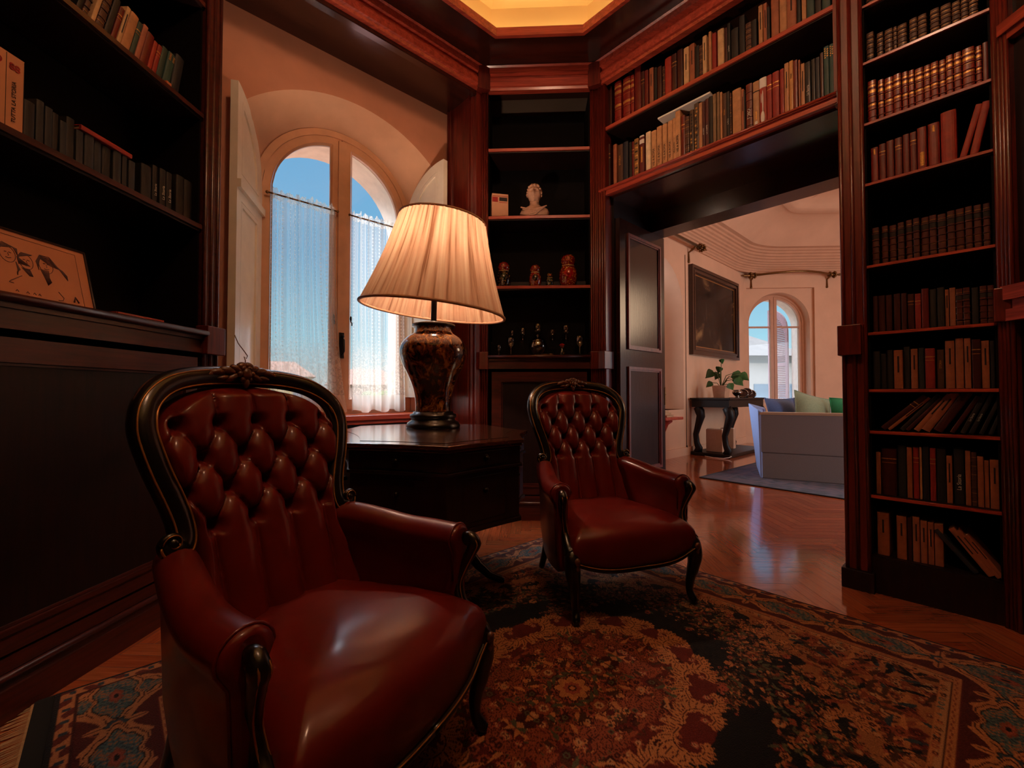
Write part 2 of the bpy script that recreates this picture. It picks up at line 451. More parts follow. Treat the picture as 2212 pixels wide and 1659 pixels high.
def hole_face(mb, outer, holes, y, mi=0):
    bm = bmesh.new(); edges = []
    for lp in [outer]+holes:
        vs = [bm.verts.new((x, y, z)) for x, z in lp]
        edges += [bm.edges.new((vs[i], vs[(i+1) % len(vs)])) for i in range(len(vs))]
    bmesh.ops.triangle_fill(bm, edges=edges, use_beauty=True, use_dissolve=False)
    bm.verts.index_update()
    mb.add([tuple(v.co) for v in bm.verts], [[v.index for v in f.verts] for f in bm.faces], mi); bm.free()
def arch(cx, hw, zb, zc, R=None, nv=6, na=28):
    """outline from the bottom left over the arch to the bottom right"""
    R = R or hw; t = math.acos(min(1, hw/R)); zs = zc+R*math.sin(t)
    P = [(cx-hw, zb+(zs-zb)*i/nv) for i in range(nv)]
    P += [(cx-R*math.cos(t+(PI-2*t)*i/na), zc+R*math.sin(t+(PI-2*t)*i/na)) for i in range(na+1)]
    P += [(cx+hw, zs-(zs-zb)*(i+1)/nv) for i in range(nv)]
    return P
def arch_ring(mb, P, Q, y0, y1, mi=0):
    """solid band between outlines P (outer) and Q (inner), y0..y1"""
    n = len(P); R = [[(x, y0, z) for x, z in P], [(x, y0, z) for x, z in Q], [(x, y1, z) for x, z in Q], [(x, y1, z) for x, z in P]]
    R.append(R[0]); mb.rings(R, mi, False, False)
    for k in (0, n-1):
        mb.add([R[0][k], R[1][k], R[2][k], R[3][k]], [(0, 1, 2, 3)], mi)
def loft(mb, P, yP, Q, yQ, mi=0, sm=True):
    mb.rings([[(x, yP, z) for x, z in P], [(x, yQ, z) for x, z in Q]], mi, sm, False)

# ================================================================== window bay (wall B)
CU = .87
m = MB(); OUT = arch(CU, .73, .85, 2.16, 1.02)
hole_face(m, [(-.4, 0), (1.84, 0), (1.84, 3.7), (-.4, 3.7)], [OUT], .42)
WB = struct(place(m.build('wall_window', M_PLAST), 'B'))
m = MB(); INN = arch(CU, .61, .85, 2.455); loft(m, OUT, .42, INN, .70); loft(m, INN, .70, INN, .80)
m.build('reveal', M_REVEAL, WB)
m = MB(); EXT = arch(CU, .555, .85, 2.44); loft(m, EXT, .80, arch(CU, .60, .85, 2.40), 1.08)
hole_face(m, [(-.9, -1), (2.7, -1), (2.7, 5), (-.9, 5)], [arch(CU, .60, .85, 2.40)], 1.08)
hole_face(m, [(-.1, 0), (1.84, 0), (1.84, 4.6), (-.1, 4.6)], [EXT], .80); m.box(CU-.7, CU+.7, .8, 1.12, .78, .85)
m.build('outer_wall', M_STONE, WB)
# timber lining of the bay: jambs, soffit, apron, sill
m = MB()
for x0, x1 in ((1.685, 1.76),):
    m.box(x0, x1, 0.0, .42, 0, 3.46)
for x, sgn in ((1.685, -1),):
    for y0, y1, d in ((.03, .06, .012), (.07, .085, .02), (.34, .36, .012), (.375, .39, .018)):
        m.box(min(x, x+sgn*d), max(x, x+sgn*d), y0, y1, .1, 3.46)
LIN = struct(place(m.build('trim_2', W_V), 'B'))
m = MB(); m.box(-.3, 1.76, 0, .42, 3.455, 3.49); m.box(-.02, 1.685, .0, .05, 3.42, 3.455); m.build('bay_soffit', W_SOF, LIN)
m = MB(); m.box(.05, 1.68, .36, .43, .0, .80); m.box(.12, 1.6, .345, .37, .70, .74); m.box(.12, 1.6, .345, .37, .14, .2)
m.box(.05, 1.68, .33, .44, 0, .1); m.build('apron_panel', W_P, LIN)
m = MB(); m.box(.05, 1.68, .32, .72, .805, .842); m.box(.05, 1.68, .335, .40, .775, .805); m.build('window_sill', W_H, LIN, bevel=.006)
# window: fixed frame, two glazed casements
WIN = struct(place(MB().box(CU-.6, CU+.6, .70, .78, .842, .875).build('window_1', M_FRAME), 'B'))
m = MB(); arch_ring(m, arch(CU, .612, .842, 2.455), arch(CU, .565, .842, 2.455), .68, .79); m.build('fixed_frame', M_FRAME, WIN)
def half_arch(x0, x1, zb, zc, R, cx, n=24):
    """outline of one leaf: between x0 and x1 (one of them on the centre side), curved by circle at cx"""
    P = [(x0, zb), (x1, zb)]
    xs = [x1+(x0-x1)*i/n for i in range(n+1)]
    return P+[(x, zc+math.sqrt(max(0, R*R-(x-cx)**2))) for x in xs]
for side in (-1, 1):
    xa, xb = (CU-.566, CU-.004) if side < 0 else (CU+.004, CU+.566)
    ga, gb = (CU-.505, CU-.072) if side < 0 else (CU+.072, CU+.505)
    n = 24
    O = half_arch(xa, xb, .875, 2.455, .566, CU, n); G = half_arch(ga, gb, .955, 2.455, .508, CU, n)
    m = MB(); R = []
    for P, y in ((O, .69), (G, .69), (G, .745), (O, .745), (O, .69)): R.append([(x, y, z) for x, z in P])
    m.rings(R, 0, False, True, (False, False))
    R = []
    G2 = half_arch(ga+.014*(1 if side > 0 else 1), gb-.014, .969, 2.455, .494, CU, n)
    for P, y in ((G, .683), (G2, .700), (G2, .72)): R.append([(x, y, z) for x, z in P])
    m.rings(R, 0, False, True, (False, False))
    leaf = m.build('casement', M_FRAME, WIN)
    m = MB(); m.add([(x, .715, z) for x, z in G], [list(range(len(G)))]); m.build('glass_pane', M_GLASS, leaf)
m = MB(); m.box(CU-.03, CU+.03, .672, .69, .88, 3.0); m.build('meeting_bead', M_FRAME, WIN)
m = MB(); m.box(CU-.018, CU+.018, .66, .675, 1.28, 1.48); m.tube([(CU, .655, 1.44), (CU+.003, .63, 1.42), (CU+.004, .628, 1.33), (CU-.008, .632, 1.30)], [.008, .01, .009, .006]); m.ball((CU, .65, 1.45), .016)
m.build('latch_handle', M_IRON, WIN)
for sx in (-.06, .075):
    m = MB(); m.ball((CU+sx, .672, 1.60), (.008, .012, .02)); m.tube([(CU+sx, .675, 1.58), (CU+sx, .65, 1.56), (CU+sx, .652, 1.54)], .005); m.build('curtain_hook', M_IRON, WIN)
# internal shutters, folded back
def shutter(hinge, edge, sgn):
    h, e = Vector(hinge), Vector(edge); w = (e-h).length; d = (e-h)/w
    nrm = Vector((-d.y, d.x))*sgn                      # face towards the room side of the leaf
    M = Matrix(((d.x, nrm.x, 0, h.x), (d.y, nrm.y, 0, h.y), (0, 0, 1, 0), (0, 0, 0, 1)))
    def leafpts(ins, zb, zt=None, n=18):
        P = [(ins, zb), (w-ins, zb)]
        for i in range(n+1):
            x = (w-ins)+(ins-(w-ins))*i/n; z = 2.43+math.sqrt(max(0, (w-ins)**2-(x-(w))**2)) if zt is None else zt
            P.append((x, max(z, 2.43) if zt is None else zt))
        return P
    def put(mb, P, y0, y1): mb.add([(x, y0, z) for x, z in P]+[(x, y1, z) for x, z in P], [tuple(range(len(P))), tuple(range(len(P), 2*len(P)))[::-1]]+[(i, (i+1) % len(P), len(P)+(i+1) % len(P), len(P)+i) for i in range(len(P))])
    def fin(mb, nm, par):
        mb.v = [tuple(M @ Vector(p)) for p in mb.v]; return mb.build(nm, M_CREAM, par)
    m = MB(); put(m, leafpts(0, .97), -.03, 0); lf = fin(m, 'shutter', WIN)
    def frame(P, Q, nm):
        mb = MB(); R = [[(x, y, z) for x, z in L] for L, y in ((P, 0), (P, .012), (Q, .012), (Q, 0), (P, 0))]
        mb.rings(R, 0, False, True, (False, False)); return fin(mb, nm, lf)
    # raised stiles around two sunk panels, moulded rail between
    frame(leafpts(0, 2.28), leafpts(.075, 2.36), 'upper_frame')
    frame(leafpts(.078, 2.363), leafpts(.10, 2.385), 'upper_bead')
    frame([(0, .97), (w, .97), (w, 2.28), (0, 2.28)], [(.075, 1.06), (w-.075, 1.06), (w-.075, 2.19), (.075, 2.19)], 'lower_frame')
    frame([(.078, 1.063), (w-.078, 1.063), (w-.078, 2.187), (.078, 2.187)], [(.1, 1.09), (w-.1, 1.09), (w-.1, 2.16), (.1, 2.16)], 'lower_bead')
    mb = MB(); mb.box(0, w, .012, .034, 2.25, 2.30); fin(mb, 'mid_rail', lf)
    return lf
shutter((.30, .695), (.075, .285), 1)
shutter((1.44, .695), (1.525, .215), -1)

# ---- lace curtains on the casements
def curtain(u0, u1, seed, label, pull):
    rnd = random.Random(seed); nx, nz = 90, 60; P = []; UV = []
    ph = [rnd.random()*6 for _ in range(5)]
    for j in range(nz+1):
        t = j/nz; z = .86+(2.43-.86+.03)*t; row = []; uvr = []
        for i in range(nx+1):
            s = i/nx
            wob = .010*math.sin(s*38+ph[0])+.007*math.sin(s*71+ph[1]+t)+.012*(1-t)*math.sin(s*17+ph[2])
            x = u0+(u1-u0)*s+pull*(1-t)**3*.09*s + .006*math.sin(s*50+ph[3])
            zz = z+(.012*math.sin(s*60+ph[4])+.008*math.sin(s*137) if j == nz else 0)+(.012*math.sin(s*19)*(1-t) if j < 3 else 0)
            row.append((x, .655+wob-.03*(1-t)**2, zz)); uvr.append((s*(u1-u0)*2.2+seed*.37, z-.86))
        P.append(row); UV.append(uvr)
    m = MB(); m.grid(P, 0, True, UV)
    o = m.build('lace_curtain', M_LACE, recalc=False); place(o, 'B')
    tag(o, label, 'curtain', 'lace half curtains on the arched window')
    m = MB(); m.tube([(u0-.012, .655, 2.425), (u1+.012, .655, 2.425)], .006); m.ball((u0-.012, .655, 2.425), .011); m.ball((u1+.012, .655, 2.425), .011)
    m.build('curtain_rod', M_BRASS, o)
    return o
curtain(.345, .815, 1, 'left white lace half curtain on arched window, next to the left shutter', 1)
curtain(.935, 1.40, 2, 'right white lace half curtain on arched window, partly behind the lampshade', 0)

# ================================================================== bookcases
def post(mb, x0, x1, y0, y1, z0, z1, nfl=2):
    """square post with half-round corner beads"""
    mb.box(x0+.006, x1-.006, y0+.012, y1, z0, z1)
    for k in range(nfl+1):
        x = x0+.010+(x1-x0-.020)*k/nfl
        mb.tube([(x, y0+.012, z0), (x, y0+.012, z1)], .0095, 8)
def shelf(par, x0, x1, zt, th=.035, d=.30, y0=0, mat=None):
    m = MB(); m.box(x0, x1, y0+.012, d, zt-th, zt, 1); m.box(x0, x1, y0, y0+.012, zt-th*.72, zt-.004); m.tube([(x0, y0+.006, zt-.007), (x1, y0+.006, zt-.007)], .006, 6)
    return m.build('shelf', [mat or W_H, W_P], par)  # dark board behind bright nosing: the unlit underside is put into its colour
def panel_door(par, x0, x1, z0, z1, y=0, nm='panel_door', th=.02, sw=.06):
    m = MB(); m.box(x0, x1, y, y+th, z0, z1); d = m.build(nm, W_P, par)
    m = MB()
    def fr(a, b, c, e, w, ya, yb):
        m.box(a, b, ya, yb, c, c+w); m.box(a, b, ya, yb, e-w, e); m.box(a, a+w, ya, yb, c+w, e-w); m.box(b-w, b, ya, yb, c+w, e-w)
    fr(x0, x1, z0, z1, sw, y-.012, y); fr(x0+sw, x1-sw, z0+sw, z1-sw, .018, y-.02, y+.002); fr(x0+sw+.02, x1-sw-.02, z0+sw+.02, z1-sw-.02, .008, y-.008, y+.002)
    m.build('panel_moulding', W_L, d); return d
def ledge(par, x0, x1, zb=1.2, zt=1.31, d=.32, nm='ledge'):
    m = MB(); m.box(x0, x1, -.035, d, zt-.028, zt); m.box(x0, x1, -.02, d, zt-.045, zt-.028); m.box(x0, x1, -.008, d, zb+.02, zt-.045)
    m.tube([(x0, -.035, zt-.014), (x1, -.035, zt-.014)], .014, 8); m.box(x0, x1, -.02, .02, zb, zb+.022)
    return m.build(nm, W_L, par)
def plinth(par, x0, x1, d=.3):
    m = MB(); m.box(x0, x1, -.03, d, 0, .10); m.box(x0, x1, -.02, d, .10, .125); m.tube([(x0, -.022, .135), (x1, -.022, .135)], .012, 8); m.box(x0, x1, -.012, .02, .145, .19)
    return m.build('plinth', W_L, par)
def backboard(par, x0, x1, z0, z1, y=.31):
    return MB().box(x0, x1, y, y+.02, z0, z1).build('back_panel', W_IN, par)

# --- left bookcase
BA = place(thing('library_bookcase', 'dark left-hand bookcase with panelled cupboard below and open shelves above', 'bookcase'), 'A')
backboard(BA, .2, 2.1, 0, 3.46)
for zt in (1.835, 2.39, 2.95): shelf(BA, .2, 2.06, zt, mat=W_L)
ledge(BA, .2, 2.06)
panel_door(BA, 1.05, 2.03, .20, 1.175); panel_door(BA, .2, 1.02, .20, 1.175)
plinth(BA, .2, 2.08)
m = MB(); post(m, 2.06, 2.165, -.02, .30, 0, 3.455); m.build('post', W_L, BA)
m = MB(); m.box(2.05, 2.175, -.045, .2, 1.195, 1.335); m.build('post_block', W_V, BA, bevel=.004)
m = MB(); m.box(.16, .2, 0, .32, 0, 3.46); m.build('side_panel', W_P, BA)
m = MB(); m.box(.2, 2.06, -.005, .02, 3.40, 3.46); m.build('top_rail', W_H, BA)

def lining(par, x0, x1, z0, z1):  # near-black boards added over the inner sides to stand for shelf shade
    return MB().box(x0, x1, .015, .31, z0, z1).build('side_shade_board', W_IN, par)
lining(BA, 2.05, 2.0605, 1.31, 3.44)
# --- narrow corner bookcase
BC = place(thing('library_bookcase', 'narrow dark bookcase facing the camera between the window and the doorway', 'bookcase'), 'C')
backboard(BC, .03, .90, 0, 3.46)
for zt in (1.875, 2.445, 3.0): shelf(BC, .055, .875, zt)
ledge(BC, .055, .875)
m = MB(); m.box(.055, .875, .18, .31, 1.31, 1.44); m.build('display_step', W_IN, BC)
for zt, zz in ((1.875, 1.965), (2.445, 2.5)):
    m = MB(); m.box(.055, .875, .24, .31, zt, zz); m.build('display_step', W_P, BC)
lining(BC, .0545, .060, 1.31, 3.44); lining(BC, .870, .8755, 1.31, 3.44)
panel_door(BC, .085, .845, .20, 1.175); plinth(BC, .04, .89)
for x0, x1 in ((0, .055), (.875, .928)):
    m = MB(); post(m, x0, x1, -.02, .3, 0, 3.455); m.build('post', W_V, BC)
for x0, x1 in ((-.012, .06), (.868, .945)):
    m = MB(); m.box(x0, x1, -.045, .12, 1.195, 1.335); m.build('post_block', W_V, BC, bevel=.004)

# --- bookcase over the doorway
BD = place(thing('library_bookcase', 'two-shelf bookcase bridging the doorway to the sitting room', 'bookcase'), 'D')
backboard(BD, .03, 1.575, 2.56, 3.46)
shelf(BD, .045, 1.566, 3.115, .04)
m = MB(); m.box(.03, 1.575, .0, .30, 2.575, 2.62); m.box(.03, 1.575, -.014, .012, 2.60, 2.622); m.box(.03, 1.575, -.006, .02, 2.565, 2.59)
m.tube([(.03, -.012, 2.612), (1.575, -.012, 2.612)], .01, 8); m.build('bottom_shelf', W_H, BD)
m = MB(); m.box(.012, .045, 0, .31, 2.56, 3.46); m.build('side_panel', W_V, BD)
m = MB(); m.box(1.562, 1.58, 0, .31, 2.56, 3.46); m.build('side_panel', W_V, BD)
m = MB(); post(m, .0, .09, -.02, .08, 0, 3.455, 3); m.build('post', W_V, BD)
m = MB(); m.box(.04, .10, -.045, .12, 1.195, 1.335); m.build('post_block', W_V, BD, bevel=.004)

# --- tall right bookcase
BE = place(thing('library_bookcase', 'tall right-hand bookcase with full-height shelves beside the doorway', 'bookcase'), 'D')
backboard(BE, 1.6, 2.16, 0, 3.46)
EZ = (3.02, 2.72, 2.40, 2.085, 1.66, 1.315, 1.025, .815, .49, .185)
for zt in EZ[:-1]: shelf(BE, 1.685, 2.128, zt, .022)
m = MB(); m.box(1.66, 2.14, .01, .30, .155, .185); m.box(1.66, 2.14, .0, .02, 0, .18); m.build('plinth', W_P, BE)
m = MB(); post(m, 1.578, 1.688, -.02, .28, 0, 3.455, 2); m.build('post', W_V, BE)
m = MB(); post(m, 2.128, 2.165, -.02, .28, 0, 3.455, 2); m.build('post', W_V, BE)
m = MB(); m.box(1.566, 1.665, -.045, .2, 1.20, 1.357); m.build('post_block', W_V, BE, bevel=.004)
m = MB(); m.box(2.118, 2.172, -.045, .05, 1.31, 1.455); m.build('post_block', W_V, BE, bevel=.004)
m = MB(); m.box(1.565, 1.70, -.035, .2, 0, .10); m.build('post_block', W_P, BE, bevel=.004)
lining(BE, 1.684, 1.692, .19, 3.44); lining(BE, 2.122, 2.129, .19, 3.44)
m = MB(); m.box(1.685, 2.128, -.005, .02, 3.36, 3.46); m.build('top_rail', W_H, BE)
# --- start of the right wall cupboard
BF = place(thing('library_cupboard', 'panelled cupboard at the right edge of the picture with moulded ledge', 'cupboard'), 'F')
m = MB(); m.box(.02, 1.2, .02, .3, 0, 3.46); m.build('body', W_P, BF)
m = MB(); m.box(.02, 1.2, -.03, .03, 1.31, 1.36); m.box(.02, 1.2, -.015, .03, 1.36, 1.40); m.box(.02, 1.2, -.035, .03, 1.40, 1.46); m.build('ledge', W_H, BF)
m = MB(); m.box(.02, 1.2, -.012, .03, 2.52, 2.55); m.box(.02, 1.2, -.024, .03, 2.55, 2.60); m.build('moulding', W_H, BF)
m = MB(); post(m, .0, .05, -.02, .1, 0, 3.455, 2); m.build('post', W_V, BF)

# ---- doorway: wall core, lintel, jambs, folded-back leaf
m = MB(); m.box(-1.5, .0, .32, .75, 0, 4.75); m.box(1.62, 5.6, .32, .75, 0, 4.75); m.box(-.1, 1.7, .34, .75, 2.6, 4.75)
place(struct(m.build('wall_right', M_SALON)), 'D')
m = MB(); m.box(0, 1.62, .06, .62, 2.555, 2.60); DOORT = struct(place(m.build('trim_3', W_SOF), 'D'))
m = MB(); m.box(0, 1.62, .60, .78, 2.40, 2.62); m.box(0, 1.62, .585, .60, 2.40, 2.43); m.build('lintel', W_SOF, DOORT)
m = MB(); m.box(.0, .105, .08, .78, 0, 2.56); m.box(1.58, 1.62, .3, .78, 0, 2.56); m.build('jamb_lining', W_P, DOORT)
DOOR = struct(place(MB().box(.108, .146, .10, .80, .012, 2.40).build('door_1', W_DOOR), 'D'))
def leaf_panel(z0, z1, y0=.20, y1=.72):
    m = MB(); x = .146
    def fr(a, b, c, e, w, xa): 
        m.box(x, xa, a, b, c, c+w); m.box(x, xa, a, b, e-w, e); m.box(x, xa, a, a+w, c+w, e-w); m.box(x, xa, b-w, b, c+w, e-w)
    fr(y0, y1, z0, z1, .022, x+.016); fr(y0+.022, y1-.022, z0+.022, z1-.022, .012, x+.008)
    m.build('panel_moulding', W_V, DOOR)
for z0, z1 in ((1.36, 2.30), (.36, 1.22)): leaf_panel(z0, z1)
m = MB(); m.box(.106, .150, .79, .805, .9, 1.06); m.ball((.128, .815, 1.0), .02); m.build('lock_plate', M_BRASS, DOOR)
# ================================================================== octagonal desk
TZ = .80
OCT = [(-.314, 1.64), (-.03, 1.945), (-.02, 2.385), (-.30, 2.84), (-.74, 2.97), (-1.07, 2.69), (-1.062, 2.28), (-.757, 1.745)]
TC = (-.55, 2.33)
def octo(scale, conc=.05, seg=8, notch=.0):
    P = [Vector((TC[0]+(x-TC[0])*scale, TC[1]+(y-TC[1])*scale)) for x, y in OCT]; out = []; c = Vector(TC)
    for i in range(8):
        a, b = P[i], P[(i+1) % 8]
        for k in range(seg):
            t = k/seg; p = a.lerp(b, t)
            q = conc*(1.15 if i in (1, 6) else .45)*math.sin(PI*t)**(.8)
            out.append(tuple(p+(c-p)*q-Vector((0, 0))))
    return [(x-TC[0], y-TC[1]) for x, y in out]
DESK = thing('octagonal_desk', 'dark octagonal library table with drawers and leather-lined top, under the lamp', 'table', (TC[0], TC[1], 0))
m = MB()
for sc, z0, z1 in ((1.0, TZ-.018, TZ), (.985, TZ-.03, TZ-.018)): m.prism(octo(sc), z0, z1)
m.build('table_top', W_TOP, DESK, bevel=.004)
m = MB(); m.prism(octo(.86), TZ, TZ+.0015); m.build('leather_inset', simple('green_brown_desk_leather', '#4a2a1a', .2, .12, 30, coat=.8, spec=.9), DESK)
m = MB(); m.prism(octo(.965), TZ-.108, TZ-.03); m.prism(octo(.985), TZ-.122, TZ-.108); m.build('drawer_frieze', W_TBL, DESK, bevel=.003)
m = MB(); m.prism(octo(.955), .45, TZ-.122); m.prism(octo(.975), .435, .455); m.build('cabinet_body', W_TBL, DESK, bevel=.003)
def octo_side(i, t, sc):
    P = octo(sc); a, b = Vector(P[i*8]), Vector(P[((i+1)*8) % 64]); p = Vector(P[i*8+4]); d = (b-a).normalized(); return p, d, Vector((d.y, -d.x))
for i in (7, 0, 1, 6):
    p, d, nrm = octo_side(i, .5, .965); M = Matrix(((d.x, nrm.x, 0, p.x), (d.y, nrm.y, 0, p.y), (0, 0, 1, 0), (0, 0, 0, 1)))
    w = .15 if i in (7, 0) else .14
    m = MB(); m.box(-w, w, -.006, .006, TZ-.10, TZ-.038); m.v = [tuple(M @ Vector(q)) for q in m.v]; dr = m.build('drawer', W_TBL, DESK, bevel=.003)
    m = MB(); m.ball((0, .012, TZ-.068), (.012, .012, .012)); m.ball((0, .004, TZ-.068), (.02, .004, .02)); m.v = [tuple(M @ Vector(q)) for q in m.v]; m.build('knob', M_IRON, dr)
    p, d, nrm = octo_side(i, .5, .955); M = Matrix(((d.x, nrm.x, 0, p.x), (d.y, nrm.y, 0, p.y), (0, 0, 1, 0), (0, 0, 0, 1)))
    m = MB(); m.box(-w, w, -.004, .005, .475, TZ-.14); m.v = [tuple(M @ Vector(q)) for q in m.v]; dr = m.build('door', W_TBL, DESK, bevel=.003)
    m = MB(); m.ball((.0, .012, .60), .011); m.v = [tuple(M @ Vector(q)) for q in m.v]; m.build('knob', M_IRON, dr)
m = MB(); m.lathe([(.16, .44), (.15, .40), (.10, .36), (.085, .30), (.11, .24), (.12, .18), (.09, .14), (.06, .12)], 24); m.build('pedestal', W_TBL, DESK)
for k in range(4):
    a = math.radians(-3+90*k); ca, sa = math.cos(a), math.sin(a)
    pts = [(.07, .20), (.14, .215), (.21, .17), (.27, .095), (.33, .045), (.39, .024), (.41, .02)]
    m = MB(); m.tube([(ca*x, sa*x, z) for x, z in pts], [.034, .036, .03, .025, .02, .018, .012], 10); m.build('foot', W_BLK, DESK)

# ================================================================== table lamp
LX, LY = -.577, 2.553
LAMP = thing('table_lamp', 'large table lamp with mottled brown vase base and pleated cream shade', 'lamp', (LX, LY, TZ+.0015))
m = MB(); m.lathe([(.155, 0), (.158, .012), (.15, .03), (.128, .045), (.126, .055), (.136, .062), (.136, .078), (.118, .085), (.116, .095)], 40); m.build('base', W_BLK, LAMP)
vp = [(.105, .095), (.104, .13), (.108, .18), (.120, .235), (.145, .30), (.172, .355), (.192, .41), (.196, .45), (.186, .49), (.160, .525), (.128, .548), (.112, .56), (.108, .585), (.112, .595)]
def smooth_prof(p, n=60):
    out = []
    for i in range(n+1):
        t = i/n*(len(p)-1); k = min(int(t), len(p)-2); f = t-k
        a = p[max(k-1, 0)]; b = p[k]; c_ = p[k+1]; d = p[min(k+2, len(p)-1)]
        out.append(tuple(.5*((2*b[j])+(-a[j]+c_[j])*f+(2*a[j]-5*b[j]+4*c_[j]-d[j])*f*f+(-a[j]+3*b[j]-3*c_[j]+d[j])*f**3) for j in (0, 1)))
    return out
m = MB(); m.lathe(smooth_prof(vp), 56); m.build('vase', M_VASE, LAMP)
m = MB(); m.lathe([(.112, .590), (.126, .594), (.126, .608), (.10, .614), (.02, .618)], 40); m.build('vase_lid', W_BLK, LAMP)
m = MB(); m.tube([(0, 0, .61), (.006, 0, .95)], .017, 14); m.lathe([(.028, .612), (.022, .63)], 16); m.tube([(.006, 0, .95), (.006, 0, 1.04)], .012, 10); m.build('stem', M_IRON, LAMP)
m = MB(); m.ball((.006, 0, 1.085), (.032, .032, .048)); BULB = m.build('bulb', emit('bulb_glow', (1, .68, .49, 1), 740), LAMP)
# pleated shade, slightly tilted
ZB, ZT, RB, RT = .690, 1.225, .420, .250
tilt = Matrix.Translation((0, 0, .70)) @ Matrix.Rotation(math.radians(6.3), 4, 'Y') @ Matrix.Rotation(math.radians(1.5), 4, 'X') @ Matrix.Translation((0, 0, -.70))
NP = 360; rnd = random.Random(5)
def shade_ring(z, r, off=0):
    out = []
    for i in range(NP+1):
        a = 2*PI*(i % NP)/NP
        pl = .0030*math.sin(a*60)+.0016*math.sin(a*37+1)+.0012*math.sin(a*101)
        out.append(tilt @ Vector(((r+pl+off)*math.cos(a), (r+pl+off)*math.sin(a), z)))
    return out
P = []; UV = []
for j in range(13):
    t = j/12; z = ZB+(ZT-ZB)*t; r = RB+(RT-RB)*t-.012*math.sin(PI*t)
    P.append(shade_ring(z, r)); UV.append([(i/NP, t) for i in range(NP+1)])
m = MB(); m.grid(P, 0, True, UV); SHD = m.build('lamp_shade', M_SHADE, LAMP, recalc=False)
M_TRIM = simple('shade_braid', '#b48462', .7, .1, 60)
for z, r in ((ZB, RB+.003), (ZT, RT+.002)):
    m = MB(); m.tube([tilt @ Vector((r*math.cos(2*PI*i/72), r*math.sin(2*PI*i/72), z)) for i in range(73)], .0085 if z == ZB else .006, 8); m.build('shade_trim', M_TRIM, SHD)
m = MB()
for k in range(3):
    a = 2*PI*k/3+.4; m.tube([tilt @ Vector((0, 0, ZT-.03)), tilt @ Vector((RT*math.cos(a), RT*math.sin(a), ZT-.004))], .003, 6)
m.build('shade_spider', M_BRASS, SHD)

# ================================================================== tufted armchair
def lerp_tab(tab, z):
    if z <= tab[0][0]: return tab[0][1]
    for (a, x), (b, y) in zip(tab[:-1], tab[1:]):
        if z <= b:
            t = (z-a)/(b-a); t = t*t*(3-2*t); return x+(y-x)*t
    return tab[-1][1]
HW = [(.38, .245), (.50, .228), (.60, .212), (.66, .214), (.73, .232), (.80, .252), (.86, .264)]
def half_width(z):
    if z < .86: return lerp_tab(HW, z)
    return .264*math.sqrt(max(0, 1-((z-.86)/.150)**2.2))
def back_y(x, z):
    t = (z-.40)/.6
    return .155+.165*t+.02*t*t-.055*min(1, abs(x)/.28)**2
DX, DZ, ZR = .108, .083, .908
def tuft(x, z):
    """padding height over the back board for the deep-buttoned panel"""
    A = x/DX+(z-ZR)/(2*DZ); B = x/DX-(z-ZR)/(2*DZ)
    d = (abs(math.sin(PI*A))*abs(math.sin(PI*B)))**.30
    # buttons
    k = round((ZR-z)/DZ); k = max(0, min(3, k)); off = .5 if k % 2 else 0
    bx = (round(x/DX-off)+off)*DX; bz = ZR-k*DZ
    g = math.exp(-(((x-bx)/.016)**2+((z-bz)/.016)**2))
    top = abs(math.sin(PI*x/DX))**.32
    bot = abs(math.sin(PI*(x/DX+.5)))**.42
    zt, zb = ZR, ZR-3*DZ
    def sm(a, b, v):
        t = max(0, min(1, (v-a)/(b-a))); return t*t*(3-2*t)
    w1 = sm(zt-.005, zt+.03, z); w2 = 1-sm(zb-.03, zb+.005, z)
    h = d*(1-w1)*(1-w2)+top*w1+bot*w2
    return h-1.0*g*(1 if zb-.02 < z < zt+.02 else .6)
